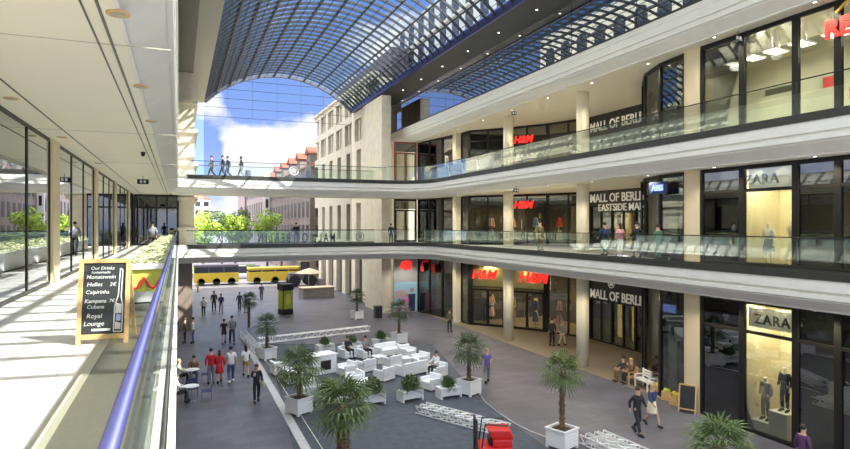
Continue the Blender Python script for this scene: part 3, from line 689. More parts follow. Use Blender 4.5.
p = at(143, 152, 3.9); d = empty('smoke_detector', (p.x, p.y, 3.9), 'tiny dark detector on left ceiling', 'detector'); MB().lathe([(.03, -.14), (.06, -.08), (.07, 0)], n=12).build('body', 'dark_frame', d)
p = at(738, 31, 9.1); exitlamp((p.x, p.y, 9.1), 'small dark exit lamp under cream ceiling, upper right')
p = at(514, 109, 9.1); exitlamp((p.x, p.y, 9.1), 'small dark exit lamp under the ceiling above the red letters, upper gallery')
p = at(516, 186, 3.9); exitlamp((p.x, p.y, 3.9), 'small dark exit lamp under the ceiling above the red letters, first gallery')
# ================================================================= balustrades
def balustrade(path, D, label, rail='dark_frame', rr=.022, h=1.1, shoe=True, step=1.9, railoff=0.0, rh=1.14):
    r = empty('glass_balustrade', (path[0][0], path[0][1], D), label, 'balustrade')
    P = [Vector((*p, 0)) for p in path]
    for a, b in zip(P[:-1], P[1:]):
        L = (b-a).length; n = max(1, round(L/step)); d = (b-a)/n
        for i in range(n):
            q0 = a+d*i+d.normalized()*.012; q1 = a+d*(i+1)-d.normalized()*.012
            MB().seg(q0, q1, D+(.1 if shoe else .03), D+h, .02).build('glass_panel', 'glass_balustrade', r, world=True)
    mb = MB(); off = Vector((railoff, 0, 0)); mb.tube([p+off+Vector((0, 0, D+rh)) for p in P], rr, 10); mb.build('handrail', rail, r, world=True, smooth=True)
    mb = MB(); 
    for a, b in zip(P[:-1], P[1:]): mb.seg(a, b, D, D+(.1 if shoe else .03), .05 if shoe else .028)
    mb.build('base_shoe', 'dark_strip' if shoe else 'steel', r, world=True)
    return r
RB = [(XR+.1, 2.5)] + arc(XR-3, BR0-3, 3.1, 0, 90, 6)
balustrade([(-.115, -2.0), (-.115, 46.6)], 0, 'long glass balustrade with bluish steel handrail beside the left walkway', 'blue_steel', .023, 1.06, False, 2.6, -.03, 1.1)
for D, nm in ((0.0, 'first gallery'), (5.2, 'upper gallery')):
    balustrade(RB, D, 'glass balustrade with dark handrail along right %s' % nm, h=1.12 if D == 0 else 1.2, rh=1.16 if D == 0 else 1.24)
    b = balustrade([(16.1, BR0+.1), (.5, BR0+.1)], D, 'glass balustrade on the near side of the %s footbridge' % nm)
    balustrade([(16.1, BR1-.1), (1.3, BR1-.1)], D, 'glass balustrade on the far side of the %s footbridge' % nm)
t = sign('mall_sign', 'MALL OF BERLIN', 1.02, (9.0, BR0+.16, .22), (-1, 0, 0), 'black_letters', 'black mall name letters seen from behind on the lower footbridge glass', bold=.012, spacing=1.5)
pl = on_y(258, 236, BR0+.16); pr = on_y(335, 236, BR0+.16)
w_ = max(v.co.x for v in t.data.vertices)-min(v.co.x for v in t.data.vertices)
k_ = (pr.x-pl.x)/w_; t.matrix_world = place_text(t, ((pl.x+pr.x)/2, BR0+.16, .2), (-1, 0, 0)) @ Matrix.Diagonal((k_, 1, 1, 1))
def emblem(px, py, D, lab):
    p = on_y(px, py, BR0+.06); d = empty('round_emblem', (p.x, BR0+.07, D+.62), lab, 'emblem')
    MB().tube([(.33*math.cos(a*PI/12), 0, .33*math.sin(a*PI/12)) for a in range(25)], .05, 6).build('ring', 'grey_emblem' if D == 0 else 'c_white', d)
    MB().ell((0, 0, 0), (.17, .02, .2), 10, 6).build('figure', 'grey_emblem' if D == 0 else 'c_white', d)
emblem(360, 236, 0, 'grey round emblem on lower footbridge glass')
emblem(294, 178, 5.2, 'white round emblem on upper footbridge glass')
# ================================================================= people
def skin_mesh(name, chains, mats, sub=1, extra=None, smooth=True):
    """chains: list of lists of (point, rx, ry); first point of later chains may be an index into the vertex list"""
    vs, es, rs = [], [], []
    for ch in chains:
        prev = None
        for it in ch:
            if isinstance(it, int): prev = it; continue
            p, rx, ry = it
            vs.append(p); rs.append((rx, ry)); i = len(vs)-1
            if prev is not None: es.append((prev, i))
            prev = i
    me = bpy.data.meshes.new(name+'_sk'); me.from_pydata(vs, es, []); o = bpy.data.objects.new(name+'_sk', me); COL.objects.link(o)
    md = o.modifiers.new('skin', 'SKIN'); md.use_smooth_shade = smooth
    if not me.skin_vertices:
        bpy.context.view_layer.objects.active = o; o.select_set(True); bpy.ops.mesh.customdata_skin_add()
    for i, sv in enumerate(me.skin_vertices[0].data): sv.radius = rs[i]; sv.use_root = (i == 0)
    s2 = o.modifiers.new('sub', 'SUBSURF'); s2.levels = sub; s2.render_levels = sub
    dg = bpy.context.evaluated_depsgraph_get(); dg.update()
    out = bpy.data.meshes.new_from_object(o.evaluated_get(dg)); out.name = name
    bpy.data.objects.remove(o); bpy.data.meshes.remove(me)
    if extra:
        bm = bmesh.new(); bm.from_mesh(out); tmp = extra.mesh('tmp', ['skin', 'black']); bm.from_mesh(tmp); bm.to_mesh(out); bm.free(); bpy.data.meshes.remove(tmp)
    out.materials.clear()
    for m in mats: out.materials.append(M(m))
    out.polygons.foreach_set('use_smooth', [True]*len(out.polygons))
    return out
V = Vector
POSE = {  # hip height, legs (knee, ankle, toe) L/R, arms (elbow, wrist) L/R ; person faces +Y, L is +X
 'stand': (.95, [((.11, .02, .50), (.11, -.01, .09), (.13, .13, .03)), ((-.11, .03, .50), (-.12, .0, .09), (-.14, .14, .03))], [((.24, -.03, 1.16), (.25, .05, .92)), ((-.24, -.03, 1.16), (-.25, .05, .92))]),
 'walk':  (.94, [((.10, .17, .52), (.10, .27, .10), (.10, .42, .06)), ((-.10, .02, .50), (-.10, -.30, .16), (-.10, -.19, .04))], [((.23, -.13, 1.18), (.24, -.10, .93)), ((-.23, .10, 1.18), (-.23, .26, .99))]),
 'stride': (.94, [((.10, .0, .50), (.10, -.33, .17), (.10, -.22, .04)), ((-.10, .20, .53), (-.10, .31, .10), (-.10, .46, .06))], [((.23, .12, 1.18), (.22, .30, 1.02)), ((-.23, -.14, 1.18), (-.24, -.14, .93))]),
 'phone': (.94, [((.10, .12, .51), (.10, .17, .09), (.10, .31, .04)), ((-.10, .0, .50), (-.10, -.18, .11), (-.10, -.05, .03))], [((.22, .02, 1.17), (.14, .24, 1.28)), ((-.24, -.04, 1.17), (-.25, .06, .93))]),
 'sit':   (.50, [((.12, .42, .50), (.12, .40, .09), (.13, .54, .03)), ((-.12, .42, .50), (-.12, .44, .09), (-.13, .58, .03))], [((.23, .12, .76), (.16, .34, .70)), ((-.23, .10, .76), (-.14, .34, .70))]),
}
CACHE = {}
def figure(pose):
    if pose in CACHE: return CACHE[pose]
    hz, legs, arms = POSE[pose]; lean = .03 if pose in ('walk', 'stride') else 0.0
    b = hz-.95
    pel, bel, che, nek, hd1, hd2 = V((0, 0, .95+b)), V((0, .01+lean*.3, 1.12+b)), V((0, .0+lean, 1.33+b)), V((0, .0+lean, 1.47+b)), V((0, .02+lean, 1.575+b)), V((0, .02+lean, 1.675+b))
    sh = [V((.165, lean, 1.405+b)), V((-.165, lean, 1.405+b))]
    # one continuous body with five-fingered hands
    ch = [[(pel, .13, .10), (bel, .12, .09), (che, .13, .10), (nek, .052, .055), (hd1, .075, .088), (hd2, .070, .085)]]
    idx = 6; clothes_arm = []; hands = []
    for k, (el, wr) in enumerate(arms):
        el, wr = V(el), V(wr); d = (wr-el).normalized(); sgn = 1 if k == 0 else -1
        side = V((sgn, 0, 0)); palm = wr+d*.075; across = d.cross(side).normalized()
        ch.append([2, (sh[k], .062, .062), (el, .042, .042), (wr, .027, .030), (palm, .036, .020)]); pi = idx+3; idx += 4
        curl = -side
        for f in range(4):
            base = palm+across*(.030-.020*f)+d*.012; ln = (.062, .072, .068, .052)[f]
            ch.append([pi, (base+d*.02, .010, .010), (base+d*(.02+ln*.5)+curl*.010, .0088, .0088), (base+d*(.02+ln*.9)+curl*.028, .0075, .0075)]); idx += 3
        tb = wr+d*.035+across*.032
        ch.append([pi-1, (tb, .012, .012), (tb+d*.035+across*.022+curl*.01, .010, .010), (tb+d*.062+across*.026+curl*.02, .008, .008)]); idx += 3
        clothes_arm.append((sh[k], el, wr))
    cl_leg = []
    for k, (kn, an, toe) in enumerate(legs):
        kn, an, toe = V(kn), V(an), V(toe); hp = V(((.09 if k == 0 else -.09), .0, .90+b))
        ch.append([0, (hp, .092, .092), (kn, .058, .058), (an, .040, .042), (toe, .042, .030)]); idx += 4
        cl_leg.append((hp, kn, an, toe))
    face = MB()
    fy = hd1.y+.105
    face.ell((0, fy-.005, hd1.z+.035), (.013, .020, .022), 8, 6)
    for s_ in (-1, 1): face.ell((s_*.085, hd1.y, hd1.z+.045), (.012, .022, .030), 8, 6)
    face.use(1)
    for s_ in (-1, 1): face.ell((s_*.034, fy-.022, hd1.z+.062), (.011, .009, .007), 8, 6)
    face.ell((0, fy-.018, hd1.z-.012), (.024, .009, .006), 8, 6)
    body = skin_mesh('body', ch, ['skin', 'black'], 1, face)
    def top(sleeve):
        c = [[(pel-V((0, 0, .10)), .178, .142), (pel+V((0, 0, .03)), .168, .132), (bel, .148, .115), (che, .155, .122), (nek-V((0, 0, .045)), .075, .075)]]
        for s0, el, wr in clothes_arm:
            e = wr-(wr-el)*.06 if sleeve == 'long' else None
            c.append([3, (s0, .078, .078), (el if e else s0+(el-s0)*.8, .060, .060)] + ([(e, .044, .044)] if e else []))
        return skin_mesh('top_'+sleeve, c, ['c_black'])
    def trousers(kind):
        c = [[(pel+V((0, 0, .19)), .138, .110), (pel+V((0, 0, .06)), .150, .122), (pel-V((0, 0, .05)), .152, .126)]]
        for hp, kn, an, toe in cl_leg:
            if kind == 'shorts': c.append([2, (hp, .108, .108), (hp+(kn-hp)*.72, .088, .088)])
            else: c.append([2, (hp, .106, .106), (kn, .074, .074), (an+(kn-an)*.06, .060, .062)])
        return skin_mesh('legs_'+kind, c, ['c_black'])
    shoes = []
    for hp, kn, an, toe in cl_leg:
        d = (toe-an); d.z = 0; d = d.normalized(); sm = MB(); sm.tube([an+V((0, 0, .02)), an-d*.03-V((0, 0, .035)), ], [.055, .062], 8)
        sm.tube([an-d*.06-V((0, 0, .035)), an+d*.04-V((0, 0, .03)), toe-V((0, 0, .005)), toe+d*.045-V((0, 0, .01))], [.045, .056, .050, .028], 8); shoes.append(sm.mesh('shoe', 'c_black', smooth=True))
    hs = MB().ell((0, hd2.y-.018, hd2.z+.012), (.094, .102, .092), 12, 8); hair = hs.mesh('hair', 'hair_dark', smooth=True)
    hl = MB().ell((0, hd2.y-.018, hd2.z+.012), (.096, .104, .094), 12, 8).ell((0, hd2.y-.075, hd2.z-.13), (.085, .045, .15), 10, 8); hairl = hl.mesh('hair_long', 'hair_dark', smooth=True)
    ht = MB().lathe([(.13, 0), (.135, .012), (.095, .02), (.09, .09), (.05, .115), (.0, .12)], (0, hd2.y-.01, hd2.z+.03), 12); hat = ht.mesh('hat', 'c_cream', smooth=True)
    skirt = None
    if pose != 'sit': skirt = MB().lathe([(.15, .12+.95+b-.02), (.17, .95+b-.05), (.21, .62+b), (.22, .56+b)], n=14).mesh('skirt', 'c_black', smooth=True)
    CACHE[pose] = dict(body=body, top_long=top('long'), top_short=top('short'), legs_long=trousers('long'), legs_shorts=trousers('shorts'), shoes=shoes, hair=hair, hair_long=hairl, hat=hat, skirt=skirt)
    return CACHE[pose]
def setmat(o, i, m):
    o.material_slots[i].link = 'OBJECT'; o.material_slots[i].material = M(m)
def person(loc, face, pose, label, top='c_black', legs='c_navy', sleeve='long', lk='long', hair='hair_dark', long=False, skin='skin', h=1.72, shoes='c_black', group=None, skirt=False, hat=None, name='person', cat='person'):
    """face: heading in degrees, 0 = +Y (away down the hall), 90 = -X"""
    f = figure(pose); r = empty(name, loc, label, cat, group, None, math.radians(face), h/1.75)
    b = link('body', f['body'], r); setmat(b, 0, skin); setmat(b, 1, 'black' if cat == 'person' else skin)
    t = link('shirt' if sleeve == 'short' else 'jacket', f['top_'+sleeve], r); setmat(t, 0, top)
    if skirt: q = link('skirt', f['skirt'], r)
    else: q = link('shorts' if lk == 'shorts' else 'trousers', f['legs_'+lk], r)
    setmat(q, 0, legs)
    [setmat(link('shoe', q_, r), 0, shoes) for q_ in f['shoes']]
    if hair: hh = link('hair', f['hair_long' if long else 'hair'], r); setmat(hh, 0, hair)
    if hat: hh = link('hat', f['hat'], r); setmat(hh, 0, hat)
    return r
def G(px, py, z=GZ): p = at(px, py, z); return (p.x, p.y, z)
# walkers on the plaza, near left
person(G(211, 384), 0, 'stand', 'person in red jacket and dark trousers, back turned, beside the cafe tables', 'c_red', 'c_grey', h=1.78)
person(G(219.5, 383), 0, 'walk', 'person in short red coat and bare legs, beside the red jacket', 'c_red', 'c_red', hair='hair_brown', long=True, skirt=True, h=1.66)
person(G(231, 383), 0, 'walk', 'person in white t-shirt and blue jeans walking up the plaza', 'c_white', 'c_jeans', 'short', h=1.85, shoes='c_white')
person(G(246, 377), 0, 'stride', 'person in white top and mustard shorts walking beside the pale strip', 'c_white', 'c_mustard', 'short', 'shorts', long=True, h=1.64)
wm = person(G(256.5, 402), 180, 'phone', 'person in black clothes holding a phone, nearest walker on the plaza', 'c_black', 'c_black', hair='hair_brown', long=True, h=1.72)
person(G(224, 344), 180, 'walk', 'person in black shorts and dark top, left one of the pair walking past the palm', 'c_black', 'c_black', 'short', 'shorts', h=1.68)
person(G(232, 344), 180, 'stride', 'tall person in dark clothes, right one of the pair walking past the palm', 'c_grey', 'c_black', h=1.9)
person(G(185, 343), 90, 'stand', 'person in beige top standing against the brown pier', 'c_brown', 'c_black', h=1.68, hair='hair_brown')
person(G(193, 343), 90, 'stand', 'person in white shirt and dark waistcoat standing next to the brown pier', 'c_white', 'c_jeans', h=1.72)
person(G(203.5, 316), 0, 'walk', 'person in light shirt and dark trousers walking beyond the brown pier', 'c_white', 'c_black', 'short', h=1.66)
person(G(214, 311), 180, 'stand', 'tall person in black standing in the middle of the far plaza', 'c_black', 'c_black', h=1.85)
person(G(221, 312.5), 180, 'stride', 'person in dark top and grey trousers beside the tall one in black', 'c_navy', 'c_grey', h=1.70)
person(G(239.5, 311), 180, 'walk', 'person in dark clothes left of the slender far palm', 'c_navy', 'c_black', h=1.74)
person(G(246, 313), 0, 'stand', 'short person in black half behind the slender far palm', 'c_black', 'c_grey', h=1.5)
person(G(261.5, 300), 0, 'walk', 'person in dark blue far back near the street', 'c_navy', 'c_black', h=1.75)
# seated cafe guests under the walkway
CH = []
def cafe_chair_mesh():
    root = None
    mb = MB(); 
    for sx in (-.2, .2):
        mb.tube([(sx, .2, 0), (sx, .2, .44)], .014, 6).tube([(sx, -.22, 0), (sx, -.2, .44), (sx, -.27, .86)], .014, 6)
    fr = mb.mesh('chair_frame', 'steel')
    se = MB().box(-.22, .22, -.22, .23, .43, .465).mesh('seat', 'c_navy', bevel=.01)
    mb = MB(); mb.frame_box((-.21, -.225, .56), (.42, 0, 0), (0, .02, .004), (0, -.06, .30)); ba = mb.mesh('backrest', 'c_navy', bevel=.006)
    return fr, se, ba
CM = cafe_chair_mesh()
def cafe_chair(loc, face, label, col='c_navy', group=None):
    r = empty('cafe_chair', loc, label, 'chair', group, None, math.radians(face))
    link('frame', CM[0], r); a = link('seat', CM[1], r); b = link('backrest', CM[2], r); setmat(a, 0, col); setmat(b, 0, col); return r
TMESH = (MB().lathe([(.33, .71), (.35, .72), (.35, .735), (.33, .745)], n=20).mesh('table_top', 'poster_grey', smooth=False), MB().lathe([(.03, .03), (.03, .71)], n=10).mesh('pedestal', 'steel'), MB().lathe([(.24, 0), (.24, .015), (.04, .035)], n=16).mesh('foot_plate', 'steel'))
def cafe_table(loc, label, topm='poster_grey', group=None):
    r = empty('cafe_table', loc, label, 'table', group)
    a = link('table_top', TMESH[0], r); setmat(a, 0, topm); link('pedestal', TMESH[1], r); link('foot_plate', TMESH[2], r); return r
for i, (px, py) in enumerate(((192, 384), (191, 402))):
    q = G(px, py); w = ['farther', 'nearer'][i]
    cafe_table(q, 'small round cafe table under the left walkway, %s one' % w, 'c_white')
    for j, (dx, dy, fc) in enumerate(((-.62, .15, -90), (.66, .0, 90), (.1, .68, 180))):
        cafe_chair((q[0]+dx, q[1]+dy, GZ), fc, 'dark cafe chair at the %s cafe table, %s' % (w, ['on the pier side', 'on the open plaza side', 'behind the table'][j]), 'c_navy' if j else 'c_black')
    person((q[0]-.62, q[1]+.13, GZ), -90, 'sit', 'person in %s seated at the %s cafe table, facing the plaza' % (['beige jacket', 'light shirt'][i], w), ['c_cream', 'c_white'][i], 'c_black', hair=['hair_fair', 'hair_brown'][i], h=1.72)
    if i == 0: person((q[0]+.1, q[1]+.66, GZ), 180, 'sit', 'person in brown jacket seated behind the farther cafe table', 'c_brown', 'c_jeans', h=1.72)
# right side of the plaza
person(G(487, 383), -20, 'walk', 'person in purple shirt and grey trousers with pale cap walking to the clothes shop', 'c_purple', 'c_grey', 'short', hair='hair_fair', h=1.75)
person(G(449.5, 332), 180, 'stand', 'person in dark olive standing near the slim cream pilaster', 'c_olive', 'c_black', h=1.72)
person(G(552, 346), -60, 'stand', 'tall person in black by the display window of the clothes shop', 'c_black', 'c_black', h=1.85)
person(G(562, 346), -60, 'walk', 'person in grey top by the display window of the clothes shop', 'c_grey', 'c_cream', hair='hair_fair', h=1.68)
person(G(637, 434), 180, 'walk', 'person in black suit and white shirt walking near the trusses', 'c_black', 'c_black', h=1.82)
person(G(652, 426), 180, 'stride', 'person in dark blue jacket and pale skirt next to the black suit', 'c_navy', 'c_cream', hair='hair_fair', long=True, h=1.68, skirt=True)
person(G(803, 480), -90, 'stand', 'person in plum jacket close to the big dark shop window', 'c_plum', 'c_plum', h=1.72, hair='hair_dark')
# on the galleries and bridges
for i, (px, fc, ps, tp, lg, hh, lb) in enumerate(((212, 90, 'stride', 'c_grey', 'c_black', 1.72, 'person walking at the head of the four on the upper footbridge'), (222.5, 90, 'walk', 'c_black', 'c_black', 1.72, 'second person of the four walking on the upper footbridge'),
        (228.5, 90, 'stride', 'c_navy', 'c_navy', 1.78, 'third person of the four walking on the upper footbridge'), (241.5, 90, 'walk', 'c_black', 'c_grey', 1.76, 'last person of the four walking on the upper footbridge'))):
    p = on_y(px, 180, 49.2); person((p.x, (49.2, 48.7, 49.7, 49.2)[i], 5.2), fc, ps, lb, tp, lg, h=hh)
p = on_y(308, 180, 49.9); person((p.x, 49.9, 5.2), 20, 'stand', 'person in light top behind the white emblem on the upper footbridge', 'c_grey', 'c_jeans', h=1.6)
p = on_y(391, 235, 48.9); person((p.x, 48.9, 0), 180, 'stand', 'person in black at the right end of the lower footbridge', 'c_black', 'c_black', h=1.68)
p = on_y(296, 235, 50.2); person((p.x, 50.2, 0), 0, 'stand', 'person in dark jacket looking out from the middle of the lower footbridge', 'c_black', 'c_navy', h=1.74)
for px, X, fc, ps, tp, lg, lb, kw in ((605, 20.1, 0, 'walk', 'c_navy', 'c_green', 'person in navy top and green trousers on the first gallery by the entrance', {}), (620, 20.3, 0, 'stand', 'c_pink', 'c_white', 'person in pink top and white trousers on the first gallery by the entrance', dict(long=True, h=1.66)),
        (637.5, 20.4, 90, 'stride', 'c_black', 'c_grey', 'person in dark clothes on the first gallery near the curved glazing', {}), (540, 20.6, 180, 'stand', 'c_olive', 'c_brown', 'person in olive standing between the first gallery columns', dict(h=1.8)),
        (658, 19.9, 0, 'stand', 'c_green', 'c_green', 'person in dark green on the first gallery before the corner shop', dict(h=1.6))):
    p = on_x(px, 235, X); person((p.x, p.y, 0), fc, ps, lb, tp, lg, **kw)
p = at(147, 262, 0); person((-1.35, 36.0, 0), 180, 'walk', 'person in pale jacket walking in the left walkway far end', 'c_grey', 'c_black', h=1.75)
# mannequins
for (x, y, z, tp, lg, lb, ps, k) in ((21.1, 15.75, GZ+.965, 'c_black', 'c_black', 'dark dressed mannequin standing on the tall white plinth', 'stand', {}), (21.1, 16.55, GZ+.415, 'c_grey', 'c_grey', 'mannequin in patterned grey standing on the low white plinth', 'stand', {}),
                 (21.3, 15.55, 0, 'c_cream', 'c_cream', 'mannequin in long pale coat in the first gallery window', 'walk', dict(skirt=True, h=1.9)), (21.2, 16.5, 0, 'c_white', 'c_black', 'mannequin in white top and black skirt in the first gallery window', 'stand', dict(skirt=True))):
    person((x, y, z), 90, ps, lb, tp, lg, hair=None, skin='mannequin_skin', name='mannequin', cat='mannequin', **{**dict(h=1.75), **k})
# phone and bag of the nearest walker
h_ = rootmat(wm) @ V((.12, .30, 1.33)); o = MB().box(-.035, .035, -.005, .005, -.07, .07).build('phone', 'c_white'); o.location = h_; tag(o, 'pale phone held up by the person in black', 'phone')
h_ = rootmat(wm) @ V((-.29, .02, .84)); d = empty('handbag', h_, 'pale handbag hanging from the arm of the person in black', 'bag')
MB().box(-.04, .04, -.15, .15, -.14, .08).build('bag_body', 'c_cream', d, bevel=.02); MB().tube([(0, -.1, .07), (0, -.06, .2), (0, .06, .2), (0, .1, .07)], .01, 6).build('strap', 'c_brown', d)
# ================================================================= palms, shrubs, lounge furniture, trusses
def fan_palm(seed, n=26, R0=.95, leafm='palm_leaf', trunk_h=1.5, tr=.09):
    rn = random.Random(seed); mb = MB()
    for i in range(n):
        az = i*2.39996+rn.uniform(-.2, .2); el = math.radians(75-120*(i/(n-1))**.8+rn.uniform(-6, 6))
        d = V((math.cos(az)*math.cos(el), math.sin(az)*math.cos(el), math.sin(el))); up = V((0, 0, 1)); sd = d.cross(up).normalized(); nn = sd.cross(d).normalized()
        pl = R0*rn.uniform(.40, .55); o = V((0, 0, trunk_h)); hub = o+d*pl-V((0, 0, .06*pl))
        mb.tube([o, o+d*pl*.5, hub], [.012, .010, .008], 4)
        nb = 13; bl = R0*rn.uniform(.5, .62)
        for k in range(nb):
            a = math.radians(-115+230*k/(nb-1)); bd = (d*math.cos(a)+sd*math.sin(a)).normalized(); b2 = bl*(1-.25*abs(a)/2)
            w = bd.cross(nn).normalized()*.028*R0; mid = hub+bd*b2*.55+nn*.02; tip = hub+bd*b2-V((0, 0, .22*b2))-nn*.05*b2
            mb.add([hub, mid-w, mid+w, tip], [(0, 1, 2), (1, 3, 2)])
    crown = mb.mesh('crown', leafm)
    tb = MB(); z = 0; pts = []; rs = []
    while z < trunk_h: pts.append((rn.uniform(-.008, .008), rn.uniform(-.008, .008), z)); rs.append(tr*(1.12 if len(pts) % 2 else .88)*(1.15-.25*z/trunk_h)); z += .055
    pts.append((0, 0, trunk_h+.05)); rs.append(tr*.6); tb.tube(pts, rs, 10); 
    for k in range(34):   # old leaf bases
        z = rn.uniform(.15, trunk_h); a = rn.uniform(0, 2*PI); r_ = tr*.95; tb.beam((r_*math.cos(a), r_*math.sin(a), z), ((r_+.05)*math.cos(a), (r_+.05)*math.sin(a), z+.09), .03, .012)
    return crown, tb.mesh('trunk', 'palm_trunk')
def planter_mesh(w, h):
    mb = MB(); t = .05; w2 = w/2
    mb.frame_box((-w2, -w2, .08), (w, 0, 0), (0, t, 0), (0, 0, h-.12)).frame_box((-w2, w2-t, .08), (w, 0, 0), (0, t, 0), (0, 0, h-.12)).box(-w2, -w2+t, -w2+t, w2-t, .08, h-.04).box(w2-t, w2, -w2+t, w2-t, .08, h-.04)
    mb.box(-w2-.035, w2+.035, -w2-.035, -w2+.05, h-.05, h).box(-w2-.035, w2+.035, w2-.05, w2+.035, h-.05, h).box(-w2-.035, -w2+.05, -w2+.05, w2-.05, h-.05, h).box(w2-.05, w2+.035, -w2+.05, w2-.05, h-.05, h)
    for sx in (-1, 1):
        for sy in (-1, 1): mb.box(sx*(w2-.05)-.05, sx*(w2-.05)+.05, sy*(w2-.05)-.05, sy*(w2-.05)+.05, 0, .08)
    for k in range(1, 5):   # plank grooves
        z = .08+(h-.16)*k/5
        mb.box(-w2-.008, w2+.008, -w2-.008, -w2, z, z+.02)
    return mb.mesh('planter_box', 'white_lacquer'), MB().box(-w2+t, w2-t, -w2+t, w2-t, h-.14, h-.08).mesh('soil', 'soil')
PL = planter_mesh(.82, .72)
PA, PB, PC = fan_palm(1, 30), fan_palm(2, 24, .85, 'palm_leaf_dark'), fan_palm(3, 36, 1.05)
def palm(base, kind, hgt, spread, label, planter=True, rz=20, tw=1.0, soilz=.6):
    r = empty('potted_palm', (base[0], base[1], GZ), label, 'palm', None, None, math.radians(rz))
    z0 = 0.0
    if planter: link('planter_box', PL[0], r); link('soil', PL[1], r); z0 = soilz
    th = (hgt-z0); kz = th/1.5
    t = link('trunk', kind[1], r); t.location = (0, 0, z0); t.scale = (tw, tw, kz)
    c = link('crown', kind[0], r); c.scale = (spread,)*3; c.location = (0, 0, z0+th-1.5*spread)
    return r
palm(G(299, 413), PA, 1.95, 1.35, 'largest palm in a white planter at the left corner of the lounge', rz=30)
palm(G(343, 480), PC, 2.35, 1.2, 'foreground palm with rough brown trunk at the bottom of the lounge', rz=10, tw=2.1)
palm(G(249, 327), PB, 2.1, 1.1, 'slender small palm standing alone on the far plaza', planter=False, tw=1.0)
palm(G(267, 359), PB, 2.05, 1.15, 'palm in a white planter at the end of the long white truss', rz=25)
palm(G(357, 319), PB, 1.95, 1.1, 'small palm on the far side of the long white truss', rz=15)
palm(G(399, 343), PB, 2.25, 1.25, 'dark palm behind the white sofa, farthest right of the lounge', rz=15)
palm(G(469, 394), PB, 2.15, 1.25, 'palm in a white planter at the right corner of the lounge', rz=25)
palm(G(562, 447), PA, 2.7, 1.05, 'tall palm in a square white planter between the trusses', rz=20)
palm(G(719, 520), PC, 2.0, 1.05, 'bushy palm crown at the bottom right in front of the shop window', rz=20)
def shrub_mesh(seed, n=330, rx=.62, rz=.42):
    rn = random.Random(seed); mb = MB()
    for i in range(n):
        a = rn.uniform(0, 2*PI); el = rn.uniform(.0, 1.45); d = V((math.cos(a)*math.cos(el), math.sin(a)*math.cos(el), math.sin(el)*.9)); L = rn.uniform(.55, 1.0)*rx; o = V((rn.uniform(-.22, .22), rn.uniform(-.22, .22), 0))
        s_ = d.cross(V((0, 0, 1))).normalized(); p1 = o+V((d.x*L*.5, d.y*L*.5, d.z*L*.75)); p2 = o+V((d.x*L, d.y*L, d.z*L*.75+.02-.12*L*math.cos(el))); w = s_*.026
        mb.add([o-w*.4, o+w*.4, p1+w, p1-w, p2], [(0, 1, 2, 3), (3, 2, 4)])
    return mb.mesh('foliage', 'shrub_leaf')
SHR = [shrub_mesh(21), shrub_mesh(22)]
bm_ = MB(); bm_.box(-.5, .5, -.27, .27, .12, .5).box(-.54, .54, -.31, -.25, .44, .5).box(-.54, .54, .25, .31, .44, .5)
for sx in (-1, 1): bm_.box(sx*.5-.04, sx*.5+.04, -.31, .31, 0, .5)
BOXM = bm_.mesh('planter_box', 'white_lacquer', bevel=.008)
def shrub(base, label, sc, rz, k=0, box=True):
    r = empty('planter_shrub', (base[0], base[1], GZ), label, 'shrub', None, None, math.radians(rz))
    link('planter_box', BOXM, r); f = link('foliage', SHR[k], r); f.location = (0, 0, .42); f.scale = (sc*.95, sc*.9, sc*1.45)
    return r
for (px, py, sc, rz, k, lb) in ((410, 400, 1.25, 10, 0, 'green shrub in a white trough planter, middle of the lounge front'), (448.5, 397, .95, 5, 1, 'green shrub in a white trough planter beside the right corner palm'), (372, 404, 1.35, 8, 0, 'green shrub in a white trough planter behind the foreground palm'),
                                (329, 405, 1.35, 12, 1, 'broad green shrub left of the foreground palm'), (325, 352, .95, 12, 1, 'low green shrub at the back of the lounge, near the white truss'), (352, 350, .95, 12, 0, 'low green shrub behind the seated pair in the lounge'), (381, 346, 1.05, 12, 1, 'low green shrub behind the white sofa')):
    shrub(G(px, py), lb, sc, rz, k)
# --- white lounge furniture
def lounge_meshes(w, d=.78, arms=True):
    base = MB().box(-w/2, w/2, -d/2, d/2, .06, .28).mesh('base', 'white_lacquer', bevel=.02)
    seat = MB().box(-w/2+(.12 if arms else 0), w/2-(.12 if arms else 0), -d/2+.14, d/2, .285, .43).mesh('seat_cushion', 'white_cushion', bevel=.04)
    back = MB().frame_box((-w/2, -d/2, .285), (w, 0, 0), (0, .14, 0), (0, -.02, .42)).mesh('backrest', 'white_cushion', bevel=.03)
    arm = MB().box(0, .12, -d/2+.145, d/2, .285, .58).mesh('armrest', 'white_cushion', bevel=.03)
    foot = MB().box(-.04, .04, -.04, .04, 0, .06).mesh('foot', 'steel')
    return base, seat, back, arm, foot, w, d
LG = {1: lounge_meshes(.85), 2: lounge_meshes(1.7)}
def lounge(base, face, label, n=1):
    b, s_, k, a, f, w, d = LG[n]
    r = empty('lounge_sofa' if n == 2 else 'lounge_armchair', (base[0], base[1], GZ+.005), label, 'sofa' if n == 2 else 'armchair', 'white lounge seats on the plaza', None, math.radians(face))
    link('base', b, r); link('seat_cushion', s_, r); link('backrest', k, r)
    for x in (-w/2, w/2-.12): q = link('armrest', a, r); q.location = (x, 0, 0)
    for sx in (-1, 1):
        for sy in (-1, 1): q = link('foot', f, r); q.location = (sx*(w/2-.1), sy*(d/2-.1), 0)
    return r
tb_ = MB().box(-.35, .35, -.35, .35, .36, .42).mesh('table_top', 'white_lacquer', bevel=.015); tb2 = MB().box(-.28, .28, -.28, .28, 0, .36).mesh('table_base', 'white_lacquer', bevel=.01)
def lounge_table(base, face, label):
    r = empty('lounge_table', (base[0], base[1], GZ+.005), label, 'table', 'white lounge tables on the plaza', None, math.radians(face)); link('table_top', tb_, r); link('table_base', tb2, r); return r
